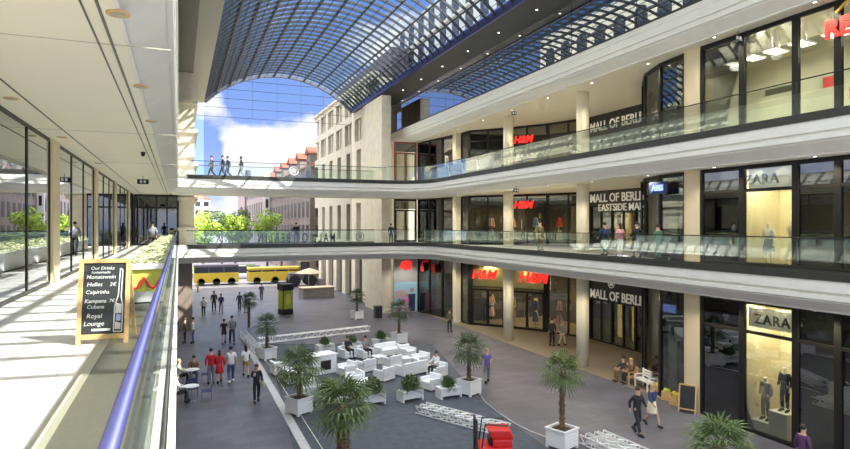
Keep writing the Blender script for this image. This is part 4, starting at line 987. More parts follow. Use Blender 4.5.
SEATS = [  # px, py of the base, heading, seats
 (388, 355, 200, 2, 'white two-seat sofa at the back of the lounge, in front of the dark palm'), (407, 357, 200, 1, 'white armchair at the back right of the lounge beside the sofa'), (420, 365, 110, 1, 'white armchair farthest right in the lounge back row'),
 (392, 367, 20, 1, 'white armchair facing away in front of the back sofa'), (411, 374, 20, 2, 'white two-seat sofa behind the middle trough planter'), (366, 371, 20, 1, 'white armchair in front of the seated pair'),
 (384, 380, 30, 1, 'white armchair left of the middle trough planter'), (354, 385, 100, 1, 'white armchair in the middle of the lounge behind the foreground palm'), (347, 375, 110, 1, 'white armchair beside the white bar counter'),
 (431, 389, 110, 1, 'white armchair between the two right trough planters'), (437, 376, 110, 1, 'white armchair under the seated guest at the right'), (290, 381, -80, 2, 'white two-seat sofa along the left edge of the lounge, behind the largest palm'),
 (279, 374, -80, 1, 'white armchair at the far left edge of the lounge'), (313, 400, 0, 1, 'white armchair at the lounge front beside the largest palm'), (352, 397, 0, 1, 'white armchair at the lounge front behind the foreground palm crown'),
 (347, 358, 200, 1, 'white armchair under the left guest of the seated pair'), (365, 358, 200, 1, 'white armchair under the right guest of the seated pair')]
for px, py, fc, n, lb in SEATS: lounge(G(px, py), fc, lb, n)
for px, py, lb in ((309, 387, 'low white square table right of the largest palm'), (379, 363, 'low white square table between the back sofa and the seated pair'), (406, 364.5, 'low white square table in the right half of the lounge'), (366, 388, 'low white square table behind the trough planter')):
    lounge_table(G(px, py), 20, lb)
d = empty('bar_counter', G(321, 373), 'tall white bar counter with a dark opening, left half of the lounge', 'bar', rz=math.radians(15))
MB().box(-.7, .7, -.45, .45, .03, 1.0).build('counter_body', 'white_lacquer', d, bevel=.02); MB().box(-.76, .76, -.51, .51, 1.0, 1.06).build('counter_top', 'white_lacquer', d, bevel=.015); MB().box(-.25, .35, -.47, -.44, .25, .75).build('opening', 'black', d)
for (px, py, fc, lb, tp) in ((347, 357.5, 200, 'person in black seated in the lounge, left of the pair', 'c_black'), (365, 357.5, 200, 'person in grey seated in the lounge, right of the pair', 'c_grey'), (437, 375.5, 110, 'person in white shirt seated at the right edge of the lounge', 'c_white')):
    p = G(px, py); f = math.radians(fc); person((p[0]-math.sin(f)*.05, p[1]+math.cos(f)*.05, GZ+.03), fc, 'sit', lb, tp, 'c_black', h=1.72)
# --- dark carpet, rope, trusses
pts = [G(268, 344)[:2], G(432, 344)[:2], G(480, 396)[:2], G(515, 424)[:2], G(552, 452)[:2], G(575, 540)[:2], G(315, 540)[:2]]
o = MB().prism([(p[0], p[1]) for p in pts], GZ, GZ+.006).build('carpet', 'carpet'); tag(o, 'dark blue-grey carpet under the white lounge furniture', 'carpet')
rp = [G(x, y) for x, y in ((477, 392), (485, 402), (497, 412), (513, 423), (530, 432), (547, 438))]
o = MB().tube([(x, y, GZ+.03) for x, y, z in rp], .022, 6).build('barrier_chain', 'aluminium'); tag(o, 'pale barrier chain lying in a curve from the corner palm to tall palm', 'chain')
o = MB().tube([(4.72, 10, GZ+.02), (4.72, 40, GZ+.02)], .018, 6).build('cable', 'paper'); tag(o, 'thin pale cable running along the left edge of the lounge', 'cable')
def truss(a, b, w, label, z=0.03, cols=2, n=None):
    """lattice girder lying on the ground between two ground points"""
    a, b = V((*a[:2], GZ+z)), V((*b[:2], GZ+z)); d = (b-a).normalized(); s_ = V((-d.y, d.x, 0)); L = (b-a).length; n = n or max(4, round(L/(w*1.0)))
    r = empty('lighting_truss', a, label, 'truss'); mb = MB(); c4 = [(-w/2, 0), (w/2, 0), (w/2, w), (-w/2, w)]
    for (o_, h_) in c4: mb.tube([a+s_*o_+V((0, 0, h_)), b+s_*o_+V((0, 0, h_))], .034, 6)
    mb.build('chords', 'aluminium', r, world=True); mb = MB()
    for i in range(n):
        t0, t1 = a+d*L*i/n, a+d*L*(i+1)/n
        for j in range(4):
            (o0, h0), (o1, h1) = c4[j], c4[(j+1) % 4]
            if i % 2: o0, h0, o1, h1 = o1, h1, o0, h0
            mb.tube([t0+s_*o0+V((0, 0, h0)), t1+s_*o1+V((0, 0, h1))], .02, 5)
    mb.build('braces', 'aluminium', r, world=True); return r
def gp(px, py): return at(px, py, GZ)
a, b = gp(418, 413), gp(503, 436); sd = V((-(b-a).y, (b-a).x, 0)).normalized()
truss(a, b, .29, 'aluminium truss lying on the carpet, nearer one of the left pair'); truss(a+sd*.4, b+sd*.4, .29, 'aluminium truss lying on the carpet, farther one of the left pair')
a, b = gp(583, 443), gp(675, 487); sd = V((-(b-a).y, (b-a).x, 0)).normalized()
for k, w in enumerate(('nearest', 'middle', 'farthest')): truss(a+sd*.42*k, b+sd*.42*k, .29, 'aluminium truss on the paving right of tall palm, %s of three' % w)
a, b = gp(258, 344), gp(369, 331); truss(a, b, .36, 'long white truss lying across the back of the lounge', n=34)
a, b = gp(243, 337), gp(258, 354); truss(a, b, .40, 'short white truss lying beside the pale strip')
# --- small red machine at the bottom edge
p = gp(494, 466); d = empty('red_lift_truck', (p.x, p.y, GZ), 'small red lift truck with black mast at the bottom edge', 'machine', rz=math.radians(160))
MB().prism([(-.55, -.45), (.55, -.45), (.55, .45), (-.55, .45)], .25, .75).prism([(-.55, -.4), (.1, -.4), (.1, .4), (-.55, .4)], .75, 1.0).build('chassis', 'red_paint', d, bevel=.05)
MB().frame_box((-.62, -.36, 1.0), (.75, 0, 0), (0, .72, 0), (.12, 0, .30)).build('bonnet', 'red_paint', d, bevel=.06)
mb = MB()
for sy in (-.28, .28): mb.beam((.62, sy, .1), (.62, sy, 1.62), .09, .07)
for z in (.4, 1.0, 1.58): mb.beam((.62, -.28, z), (.62, .28, z), .05, .07)
mb.build('mast', 'black', d)
MB().beam((.66, -.2, .12), (1.3, -.2, .12), .1, .04).beam((.66, .2, .12), (1.3, .2, .12), .1, .04).build('forks', 'black', d)
mb = MB()
for sy in (-.38, .38): mb.tube([(.45, sy, .75), (.35, sy, 1.5), (-.4, sy, 1.45)], .03, 6)
mb.build('guard_bars', 'black', d); MB().box(-.15, .2, -.22, .22, .78, .98).build('seat', 'black', d, bevel=.03)
for sx in (-.42, .42):
    for sy in (-.48, .48): mb = MB(); mb.tube([(sx, sy-.08, .25), (sx, sy+.08, .25)], .25, 18); mb.build('wheel', 'rubber', d)
# --- waste bin, benches, advertising column
p = gp(378, 318); d = empty('waste_bin', (p.x, p.y, GZ), 'black square waste bin in front of the cream corner pier', 'bin'); MB().box(-.3, .3, -.3, .3, .04, .95).build('bin_body', 'black', d, bevel=.02); MB().box(-.34, .34, -.34, .34, .95, 1.05).build('lid', 'dark_strip', d, bevel=.02)
p = gp(285.5, 314); d = empty('advertising_column', (p.x, p.y, GZ), 'dark square advertising pillar with green and yellow posters', 'pillar', rz=math.radians(18))
MB().box(-.5, .5, -.5, .5, 0, .42).build('base', 'black', d); MB().box(-.47, .47, -.47, .47, .42, 2.2).build('core', 'dark_strip', d); MB().box(-.54, .54, -.54, .54, 2.2, 2.7).build('cap', 'black', d)
MB().box(-.42, .42, -.485, -.47, .5, 2.12).build('poster', 'poster_green', d); mb = MB(); mb.ell((0, -.49, 1.35), (.28, .012, .5), 12, 8).build('poster_shape', 'poster_yellow', d); MB().box(-.485, -.47, -.42, .42, .5, 2.12).build('poster', 'poster_green', d)
def bench(p, face, label, m='paper'):
    d = empty('bench', (p[0], p[1], GZ), label, 'bench', rz=math.radians(face))
    mb = MB(); [mb.box(-.6, .6, -.22+.12*k, -.12+.12*k, .42, .45) for k in range(4)]; mb.build('seat', m, d); mb = MB(); [mb.box(-.6, .6, -.27, -.245, .52+.13*k, .61+.13*k) for k in range(3)]; mb.build('backrest', m, d)
    for sx in (-.56, .5):
        mb = MB(); mb.box(sx, sx+.06, .18, .24, 0, .62).box(sx, sx+.06, -.27, -.21, 0, .9).box(sx, sx+.06, -.21, .24, .36, .415).box(sx, sx+.06, -.21, .24, .60, .64); mb.build('side_frame', m, d)
p = G(645, 389); bench(p, 80, 'white slatted bench beside the dark corner glazing, plaza'); 
p2 = G(627, 382); bench(p2, 80, 'brown slatted bench next to the white bench', 'wood')
person((p2[0]-.05, p2[1]+.2, GZ), 80, 'sit', 'person in dark coat seated on the brown bench', 'c_black', 'c_brown'); person((p2[0]+.02, p2[1]-.3, GZ), 80, 'sit', 'person in brown jacket seated on the brown bench', 'c_brown', 'c_black', hair='hair_fair')
# --- produce crates and a small chalkboard by the pilaster
p = gp(691, 409); d = empty('chalkboard_sign', (p.x-.6, p.y-.35, GZ), 'small dark chalkboard stand leaning by the stone pilaster, plaza', 'sign', rz=math.radians(-60))
MB().frame_box((-.33, 0, 0), (.66, 0, 0), (0, .03, 0), (0, .18, 1.15)).build('board', 'blackboard', d); MB().beam((-.33, 0, 0), (-.33, .18, 1.15), .05).beam((.33, 0, 0), (.33, .18, 1.15), .05).beam((-.33, .18, 1.15), (.33, .18, 1.15), .05).beam((-.33, .02, .15), (.33, .02, .15), .05).build('frame', 'wood', d)
MB().beam((-.3, .5, 0), (-.25, .19, 1.1), .04).beam((.3, .5, 0), (.25, .19, 1.1), .04).build('rear_leg', 'wood', d)
for i, (px, py, m_, lb) in enumerate(((683, 407, 'lit_panel', 'orange'), (675, 402, 'poster_green', 'green'), (666, 396, 'poster_yellow', 'yellow'))):
    p = gp(px, py); d = empty('display_crate', (p.x+.05, p.y+.45, GZ), 'low wooden crate with %s goods at the foot of the corner glazing' % lb, 'crate', rz=.4)
    MB().box(-.3, .3, -.2, .2, 0, .04).box(-.3, .3, -.2, -.17, .04, .4).box(-.3, .3, .17, .2, .04, .4).box(-.3, -.27, -.17, .17, .04, .4).box(.27, .3, -.17, .17, .04, .4).build('crate_box', 'wood', d)
    mb = MB(); rn = random.Random(i); [mb.ell((rn.uniform(-.2, .2), rn.uniform(-.1, .1), .36+rn.uniform(0, .12)), (.09, .09, .09), 8, 6) for _ in range(12)]; g = mb.build('goods', {'lit_panel': 'yellow_paint'}.get(m_, m_), d); g['kind'] = 'stuff'
# ================================================================= upper right cafe row
k = 0
for i, y in enumerate((33.2, 37.9, 40.2, 42.5)):
    w = ordinal(i)+' from the near end'
    cafe_table((20.55, y, 5.2), 'small pale cafe table on the upper right gallery, %s' % w, 'c_white')
    cafe_chair((20.55, y+.75, 5.2), 180, 'pale cafe chair beyond the upper gallery table, %s' % w, 'wicker'); cafe_chair((20.55, y-.75, 5.2), 0, 'pale cafe chair this side of the upper gallery table, %s' % w, 'wicker')
    if i != 1: person((20.55, y+.70, 5.2), 180, 'sit', 'person in %s seated at an upper gallery cafe table, %s' % (['white', '', 'beige', 'grey'][i], w), ['c_white', '', 'c_cream', 'c_grey'][i], 'c_jeans', hair='hair_fair')
d = empty('folded_parasol', (19.9, 34.4, 5.2), 'folded cream parasol beside the far column, upper gallery', 'parasol')
MB().lathe([(.28, 0), (.28, .06), (.03, .09), (.025, 2.3)], n=14).build('pole', 'steel', d); MB().lathe([(.06, .7), (.24, .78), (.2, 1.3), (.12, 1.9), (.03, 2.25)], n=10).build('canopy', 'c_cream', d)
bnm = MB().box(-.3, .3, -1.0, 1.0, .12, .48).mesh('seat', 'white_cushion', bevel=.04), MB().box(-.32, -.18, -1.0, 1.0, .48, .98).mesh('backrest', 'white_cushion', bevel=.04), MB().box(-.27, .27, -.95, .95, 0, .12).mesh('plinth', 'black')
for i, y in enumerate((36.2, 38.6, 41.0, 43.4)):
    d = empty('banquette_bench', (19.62, y, 5.2), 'white upholstered bench against upper gallery balustrade, %s from the near end' % ordinal(i), 'bench', 'white benches along the upper balustrade')
    for nm_, me_ in zip(('seat', 'backrest', 'plinth'), bnm): link(nm_, me_, d)
p = (20.2, 44.6); d = empty('white_board', (p[0], p[1], 5.2), 'white framed notice board standing on the upper gallery by the slim pilaster', 'board', rz=math.radians(50))
MB().box(-.4, .4, -.03, .03, .15, 2.0).build('frame', 'c_white', d); MB().box(-.28, .28, -.04, -.03, .35, 1.85).build('panel', 'shop_grey', d); MB().box(-.4, .4, -.25, .25, 0, .15).build('foot', 'c_white', d)
# ================================================================= left walkway: chalkboard, draped table, hedge planters
LL, LR = at(75.5, 345.5, 0), at(128, 343, 0)
bx = (LL+LR)/2; wd = (LR-LL).length; d2 = (LR-LL).normalized(); ang = math.atan2(d2.y, d2.x)
r = empty('chalkboard_sign', (bx.x, bx.y, 0), 'wood-framed A-board chalkboard menu standing on the left walkway', 'sign', rz=ang)
Hh = 1.13; tilt = .19; W2 = wd/2; fw = .055
def slope(x, z, o=0.0): return V((x, tilt*z/Hh-o, z))
mb = MB(); up = V((0, -Hh, tilt)).normalized()
mb.beam(slope(-W2+fw/2, 0), slope(-W2+fw/2, Hh), fw, .035, (0, -1, 0)).beam(slope(W2-fw/2, 0), slope(W2-fw/2, Hh), fw, .035, (0, -1, 0))
mb.beam(slope(-W2+fw, Hh-fw/2), slope(W2-fw, Hh-fw/2), .035, fw).beam(slope(-W2+fw, .10), slope(W2-fw, .10), .035, fw*1.2)
mb.build('frame', 'wood', r, bevel=.004)
mb = MB(); mb.frame_box(slope(-W2+fw, .13, -.006), (wd-2*fw, 0, 0), (0, .012, 0), slope(0, Hh-fw-.13)); mb.build('blackboard', 'blackboard', r)
for sx in (-1, 1):
    MB().beam((sx*(W2-.03), .62, 0), (sx*(W2-.03), tilt+.03, Hh-.02), .045, .03, (0, 1, 0)).build('rear_leg', 'wood', r)
MB().beam((-W2+.03, .5, .3), (W2-.03, .5, .3), .03, .045).build('rear_rail', 'wood', r)
upv = slope(0, 1).normalized()
def chalk(txt, size, x, z, align='LEFT', m='chalk'):
    t = link('chalk_line', text_mesh('chalk_line', txt, size, m, .001, align, .0006, 1.0, .18), r); t.matrix_local = place_text(t, slope(x, z, .002), (1, 0, 0), upv)
x0 = -W2+fw+.025
for txt, sz, x, z in (('Our Drinks', .062, x0+.06, .985), ('homemade', .052, x0+.07, .935), ('Monatswein', .074, x0+.01, .865), ('Helles', .076, x0+.02, .765), ('2€', .07, x0+.30, .765), ('Caipirinha', .07, x0+.01, .665), ('Kampana', .072, x0, .545), ('7€', .06, x0+.30, .55), ('Cubana', .07, x0+.03, .47), ('Royal', .085, x0+.03, .345), ('Lounge', .085, x0+.0, .245)): chalk(txt, sz, x, z)
mb = MB(); mb.add([slope(x0+.10, .175, .003), slope(x0+.33, .175, .003), slope(x0+.33, .205, .003), slope(x0+.10, .205, .003)], [(0, 1, 2, 3)]); mb.build('chalk_bar', 'chalk', r)
xb = W2-fw-.075
out = [(xb-.055, .16), (xb+.045, .16), (xb+.05, .5), (xb+.025, .62), (xb+.035, .98), (xb+.005, 1.0), (xb-.01, .64), (xb-.05, .5), (xb-.055, .16)]
mb = MB(); 
for (xa, za), (xc, zc) in zip(out[:-1], out[1:]): mb.beam(slope(xa, za, .004), slope(xc, zc, .004), .013, .003, (0, -1, 0))
mb.build('chalk_bottle', 'chalk', r)
mb = MB(); mb.add([slope(xb-.04, .40, .003), slope(xb+.035, .40, .003), slope(xb+.035, .52, .003), slope(xb-.035, .54, .003)], [(0, 1, 2, 3)]).add([slope(xb-.04, .19, .003), slope(xb+.03, .19, .003), slope(xb+.03, .27, .003), slope(xb-.04, .29, .003)], [(0, 1, 2, 3)])
mb.build('chalk_label', 'chalk', r); mb = MB(); mb.add([slope(xb-.03, .3, .0025), slope(xb+.025, .3, .0025), slope(xb+.03, .38, .0025), slope(xb-.03, .39, .0025)], [(0, 1, 2, 3)]).build('chalk_shade', 'chalk_blue', r)
# draped table behind the board
r = empty('draped_table', (-.72, 12.3, 0), 'table with yellow-green cloth and red swags behind the chalkboard', 'table')
MB().box(-.5, .5, -.48, .48, .80, .84).build('table_top', 'c_white', r)
for sx in (-.36, .36):
    for sy in (-.34, .34): MB().box(sx-.025, sx+.025, sy-.025, sy+.025, 0, .79).build('leg', 'wood', r)
mb = MB(); n = 48; vs = []
for j, (z, o) in enumerate(((.79, 0), (.77, .02), (.58, .03), (.40, .05))):
    for i in range(n):
        t = i/n*4; k_ = int(t); u = t-k_; c4 = [(-.43, -.41), (.43, -.41), (.43, .41), (-.43, .41), (-.43, -.41)]; x = c4[k_][0]+(c4[k_+1][0]-c4[k_][0])*u; y = c4[k_][1]+(c4[k_+1][1]-c4[k_][1])*u
        f = 1+o+ (.03*math.sin(i*1.7) if j > 1 else 0); vs.append((x*f, y*f, z))
mb.add(vs, [(j*n+i, j*n+(i+1) % n, (j+1)*n+(i+1) % n, (j+1)*n+i) for j in range(3) for i in range(n)]+[tuple(range(n-1, -1, -1))]); mb.build('cloth', 'yellow_cloth', r)
mb = MB()
for k_ in range(3): xa = -.42+.28*k_; mb.tube([(xa+.28*i/8, -.47, .66-.2*math.sin(PI*i/8)) for i in range(9)], .022, 6)
mb.build('swags', 'c_red', r)
# hedge planters
def hedge_mesh(seed):
    rn = random.Random(seed); mb = MB()
    for i in range(900):
        x, y = rn.uniform(-.40, .40), rn.uniform(-2.1, 2.1); top = .84+.06*math.sin(y*5+seed)+.04*math.sin(x*9); e = max(abs(x)/.40, abs(y)/2.1)
        z = rn.uniform(.55, top) if e > .85 else top-rn.uniform(0, .08); s_ = rn.uniform(.04, .075); a = rn.uniform(0, 2*PI); t = rn.uniform(-.6, .6)
        u = V((math.cos(a), math.sin(a), t)).normalized()*s_; w = V((-math.sin(a), math.cos(a), rn.uniform(-.6, .6))).normalized()*s_*.55; p = V((x, y, z))
        mb.add([p-u, p-w, p+u, p+w], [(0, 1, 2, 3)])
    return mb.mesh('foliage', 'pale_hedge')
HM_ = [hedge_mesh(1), hedge_mesh(2)]
PX = MB().box(-.36, .36, -2.1, 2.1, .04, .6).box(-.4, .4, -2.14, 2.14, .6, .66).mesh('planter_box', 'white_lacquer', bevel=.01)
for i in range(6):
    r = empty('hedge_planter', (-.66, 15.4+i*5.2, 0), 'long planter with pale clipped hedge beside the left balustrade, %s from the chalkboard' % ordinal(i), 'planter'); link('planter_box', PX, r); link('foliage', HM_[i % 2], r)
    MB().box(-.34, .34, -2.05, 2.05, 0, .04).build('plinth', 'black', r)
# ================================================================= street, trees and buildings beyond the plaza
def tree(base, H, rad, m, label, n=2600, seed=1, clump=14):
    rn = random.Random(seed); r = empty('street_tree', base, label, 'tree')
    mb = MB(); mb.tube([(0, 0, 0), (.1, 0, H*.3), (0, .1, H*.55)], [.22, .16, .08], 8)
    for k_ in range(7): a = k_*.9; mb.tube([(0, 0, H*(.3+.03*k_)), (rad*.6*math.cos(a), rad*.6*math.sin(a), H*(.5+.05*k_))], [.08, .02], 5)
    mb.build('trunk', 'bark', r); mb = MB(); cl = []
    for k_ in range(clump):
        a = rn.uniform(0, 2*PI); q = rn.uniform(.1, .75)*rad; cl.append((V((q*math.cos(a), q*math.sin(a), H*rn.uniform(.42, .88))), rad*rn.uniform(.3, .48)))
    for i in range(n):
        c_, rr_ = cl[rn.randrange(clump)]; d_ = V((rn.gauss(0, 1), rn.gauss(0, 1), rn.gauss(0, 1))).normalized(); p = c_+d_*rr_*rn.uniform(.75, 1.05)
        u = V((rn.uniform(-1, 1), rn.uniform(-1, 1), rn.uniform(-1, 1))).normalized(); w = u.cross(d_).normalized(); s_ = rn.uniform(.14, .28)
        mb.add([p-u*s_, p-w*s_*.6, p+u*s_, p+w*s_*.6], [(0, 1, 2, 3)])
    mb.build('crown', m, r); return r
def far(px, Y, z=GZ): p = on_y(px, 224, Y); return (p.x, Y, z)
tree(far(203, 100), 10.2, 3.3, 'tree_lime', 'lime green tree at the left beyond the lower footbridge', seed=3)
tree(far(235, 104), 10.0, 2.7, 'tree_lime', 'lime green tree in the middle beyond the lower footbridge', seed=4)
tree(far(267, 102), 10.6, 3.1, 'tree_lime', 'lime green tree right in front of the brown stone building', seed=5)
tree(far(222, 125), 11, 4.2, 'tree_dark', 'dark green tree behind the lime trees, left one', seed=6)
tree(far(243, 145), 12.5, 3.6, 'tree_dark', 'dark green tree behind the lime trees, right one', seed=7)
tree(far(281, 97), 7.0, 2.0, 'tree_lime', 'small bright tree low in front of the stone facade', seed=8)
def facade(name, label, x0, x1, y0, y1, z1, wallm, face, cols, zr, ww, wh, winm='window_brown', roof=None, rh=4.0, inset=.12, frame=None, cat='building', z0=GZ):
    """building block; face 'x-' puts windows on the side facing the street line, 'y-' on the side facing the hall"""
    r = empty(name, ((x0+x1)/2, (y0+y1)/2, z0), label, cat)
    MB().box(x0, x1, y0, y1, z0, z1).build('wall', wallm, r, world=True)
    for f_ in face:
        for i in range(cols[f_]):
            for zz in zr:
                t = (i+.5)/cols[f_]
                mb = MB(); g = MB()
                if f_ == 'x': y = y0+(y1-y0)*t; mb.box(x0-.06, x0, y-ww/2-.1, y+ww/2+.1, zz-.12, zz).box(x0-.06, x0, y-ww/2-.1, y+ww/2+.1, zz+wh, zz+wh+.12); g.box(x0-.03, x0+.01, y-ww/2, y+ww/2, zz, zz+wh)
                else: x = x0+(x1-x0)*t; mb.box(x-ww/2-.1, x+ww/2+.1, y0-.06, y0, zz-.12, zz).box(x-ww/2-.1, x+ww/2+.1, y0-.06, y0, zz+wh, zz+wh+.12); g.box(x-ww/2, x+ww/2, y0-.03, y0+.01, zz, zz+wh)
                w = mb.build('window', frame or 'office_stone', r, world=True); g.build('pane', winm, w, world=True)
    if roof:
        mb = MB(); s_ = min((x1-x0), (y1-y0))*.3; e = .4
        a = [(x0-e, y0-e, z1), (x1+e, y0-e, z1), (x1+e, y1+e, z1), (x0-e, y1+e, z1), (x0+s_, y0+s_, z1+rh), (x1-s_, y0+s_, z1+rh), (x1-s_, y1-s_, z1+rh), (x0+s_, y1-s_, z1+rh)]
        mb.add(a, [(3, 2, 1, 0), (4, 5, 6, 7), (0, 1, 5, 4), (1, 2, 6, 5), (2, 3, 7, 6), (3, 0, 4, 7)]).build('roof', roof, r, world=True)
    return r
# stone office wing with slot windows, directly beyond the right gallery
r = empty('office_wing', (24, 66, GZ), 'cream stone office wing with slot windows and colonnade beyond the bridges', 'building')
bays = [59.7+4.2*i for i in range(6)]; Y0, Y1 = 56.5, 84.0
mb = MB(); mb.box(18.3, 21.4, Y0, Y1, GZ, 16.2).box(21.4, 32, 62.2, Y1, GZ, 16.2); mb.build('core', 'office_stone', r, world=True)
mb = MB(); mb.box(17.7, 18.3, Y0, Y1, -1.4, -.2).box(17.7, 18.3, Y0, Y1, 3.9, 5.5).box(17.7, 18.3, Y0, Y1, 9.6, 10.5).box(17.7, 18.3, Y0, Y1, 12.9, 13.7).box(17.7, 18.3, Y0, Y1, 15.9, 16.4).box(17.5, 18.3, Y0, Y1, 16.4, 16.7); mb.build('stone_band', 'office_stone', r, world=True)
for i, y in enumerate(bays):
    w_ = .75
    MB().box(17.7, 18.3, y-w_, y+w_, GZ, -1.4).build('pier', 'office_stone', r, world=True)
    for za, zb in ((-.2, 3.9), (5.5, 9.6)): MB().box(17.7, 18.3, y-1.25, y+1.25, za, zb).build('pier', 'office_stone', r, world=True)
for i in range(34):
    y = 53.9+i*.76
    if i % 5 in (0,): continue
for i, y in enumerate(bays):
    for za, zb in ((10.5, 12.9), (13.7, 15.9)):
        mb = MB(); mb.box(17.7, 18.3, y-.55, y+.55, za, zb); 
        for yy in (y+1.35, y+2.4): mb.box(17.85, 18.3, yy-.17, yy+.17, za, zb)
        mb.build('pier', 'office_stone', r, world=True)
for za, zb in ((GZ, -1.4), (-.2, 3.9), (5.5, 9.6), (10.5, 12.9), (13.7, 15.9)):
    w_ = MB().box(18.2, 18.28, Y0, Y1, za, zb).build('glazing', 'window_dark', r, world=True)
MB().box(19.6, 21.4, Y0, 80, 16.7, 19.3).build('attic', 'block_dark', r, world=True)
# brown stone street front with red mansard
b = facade('street_house', 'brown stone house with red tiled mansard and many windows, right of the street', 17.4, 32, 86, 126, 9.9, 'brown_stone', ['x', 'y'], {'x': 12, 'y': 4}, (-4.6, -.8, 2.7, 6.4), 1.8, 2.3, frame='kiosk_grey', roof='roof_tile', rh=3.3)
for i in range(5):
    y = 88+i*8; q = MB().box(17.6, 20.5, y-1.3, y+1.3, 9.9, 11.9); q.build('dormer', 'kiosk_grey', b, world=True)
    MB().add([(17.3, y-1.6, 11.9), (17.3, y+1.6, 11.9), (17.3, y, 13.0), (21.5, y-1.6, 11.9), (21.5, y+1.6, 11.9), (21.5, y, 13.0)], [(0, 2, 1), (3, 4, 5), (0, 3, 5, 2), (1, 2, 5, 4), (0, 1, 4, 3)]).build('dormer_roof', 'roof_tile', b, world=True)
facade('street_house', 'second brown stone house with a gable farther down the street', 16.6, 32, 128, 165, 11.5, 'block_pink', ['x', 'y'], {'x': 9, 'y': 2}, (-4, 0, 4, 8), 1.8, 2.4, frame='kiosk_grey', roof='roof_tile', rh=3)
facade('street_house', 'slim pinkish house at the end of the street', 18.6, 24.4, 186, 215, 11.5, 'block_pink', ['y'], {'y': 3}, (-3, 1, 5, 8.6), 1.2, 2.0, roof='roof_tile', rh=2)
facade('street_house', 'narrow white house beside the brown stone houses', 16.2, 17.3, 126.5, 127.5, 12.5, 'block_white', ['y'], {'y': 1}, (-3, 1, 5, 9), .5, 1.8)
facade('apartment_block', 'white apartment block with red roof far left of the street', -26, -3, 255, 275, 8.6, 'block_white', ['y'], {'y': 8}, (-3, 1, 4.8), 1.8, 1.8, roof='roof_tile', rh=2.6, winm='window_dark')
facade('apartment_block', 'white tower-like block with red roof behind the lime trees', -1, 12, 262, 280, 12.0, 'block_white', ['y'], {'y': 4}, (-3, 1.5, 5.5, 9.0), 2.0, 2.0, roof='roof_tile', rh=2.2, winm='window_dark')
facade('apartment_block', 'grey apartment block at far left behind trees', -55, -27, 250, 275, 10, 'block_white', ['y'], {'y': 8}, (-3, 1, 4.5, 7.5), 1.8, 1.8, roof='roof_tile', rh=3, winm='window_dark')
p = far(248, 172); o = MB().lathe([(.9, 0), (.9, 21), (.7, 23)], (0, 0, 0), 10).build('chimney', 'block_dark'); o.location = p; tag(o, 'tall dark chimney rising behind the lime trees', 'chimney')
o = struct('lawn', MB().box(-60, 14, 99, 125, GZ-.02, GZ+.05), 'lawn', 'green verge under the street trees', 'lawn')
# vehicles on the street
def bus(loc, L, label, topm='block_dark', H=2.9):
    r = empty('city_bus', loc, label, 'bus'); x = L/2
    MB().prism([(-x, -1.2), (x, -1.2), (x, 1.2), (-x, 1.2)], .35, 1.65).build('lower_body', 'yellow_paint', r, bevel=.06); MB().box(-x+.05, x-.05, -1.17, 1.17, 1.65, H-.35).build('window_band', 'window_dark', r); MB().box(-x, x, -1.2, 1.2, H-.35, H).build('roof', topm, r, bevel=.08)
    n = int(L/1.5)
    for i in range(1, n): MB().box(-x+L*i/n-.05, -x+L*i/n+.05, -1.21, 1.21, 1.65, H-.35).build('post', topm, r)
    for sx in (-.68, .0, .68):
        for sy in (-1.05, 1.05): MB().tube([(x*sx, sy-.15, .48), (x*sx, sy+.15, .48)], .48, 16).build('wheel', 'rubber', r)
bus(far(274, 84), 7.0, 'yellow bus crossing the end of the plaza, longer one', 'yellow_paint', 2.2); bus(far(216, 84.5), 5.6, 'yellow bus with dark roof at the left end of the street', 'block_dark', 2.7)
p = far(301, 78.5); r = empty('wheel_loader', p, 'dark wheel loader with big tyres parked beside the longer yellow bus', 'loader')
MB().box(-1.6, .2, -.8, .8, .8, 1.7).build('engine_cover', 'block_dark', r, bevel=.05); MB().box(-.2, 1.0, -.75, .75, 1.0, 3.2).build('cab', 'window_dark', r, bevel=.05); MB().box(-.3, 1.1, -.85, .85, 3.2, 3.35).build('cab_roof', 'ochre_cloth', r); MB().beam((.9, 0, 1.2), (2.4, 0, .7), .3).build('loader_arm', 'block_dark', r); MB().prism([(2.2, -1), (2.9, -1), (2.9, 1), (2.2, 1)], .1, .9).build('bucket', 'kiosk_grey', r)
for sx in (-1.0, 1.1):
    for sy in (-.95, .95): MB().tube([(sx, sy-.22, .75), (sx, sy+.22, .75)], .75, 18).build('wheel', 'rubber', r)
p = at(318, 297, GZ); r = empty('stone_kiosk', (p.x, p.y, GZ), 'low grey stone kiosk counter by the colonnade', 'kiosk', rz=math.radians(5)); MB().box(-1.9, 1.6, -.8, .8, 0, 1.05).build('counter', 'kiosk_grey', r); MB().box(-2.0, 1.7, -.9, .9, 1.05, 1.15).build('counter_top', 'ochre_cloth', r)
p = at(311, 292, GZ); r = empty('open_parasol', (p.x, p.y+1.2, GZ), 'wide beige parasol open above the stone kiosk', 'parasol'); MB().tube([(0, 0, 0), (0, 0, 2.7)], .04, 8).build('pole', 'steel', r); MB().lathe([(1.7, 2.15), (1.68, 2.2), (.9, 2.5), (.03, 2.75)], n=8).build('canopy', 'ochre_cloth', r)
p = at(196, 292, GZ); o = MB().box(-.12, .12, -.08, .08, .0, 1.4).build('street_post', 'yellow_paint'); o.location = (p.x+.2, p.y, GZ); tag(o, 'narrow yellow post beside the brown pier', 'post')

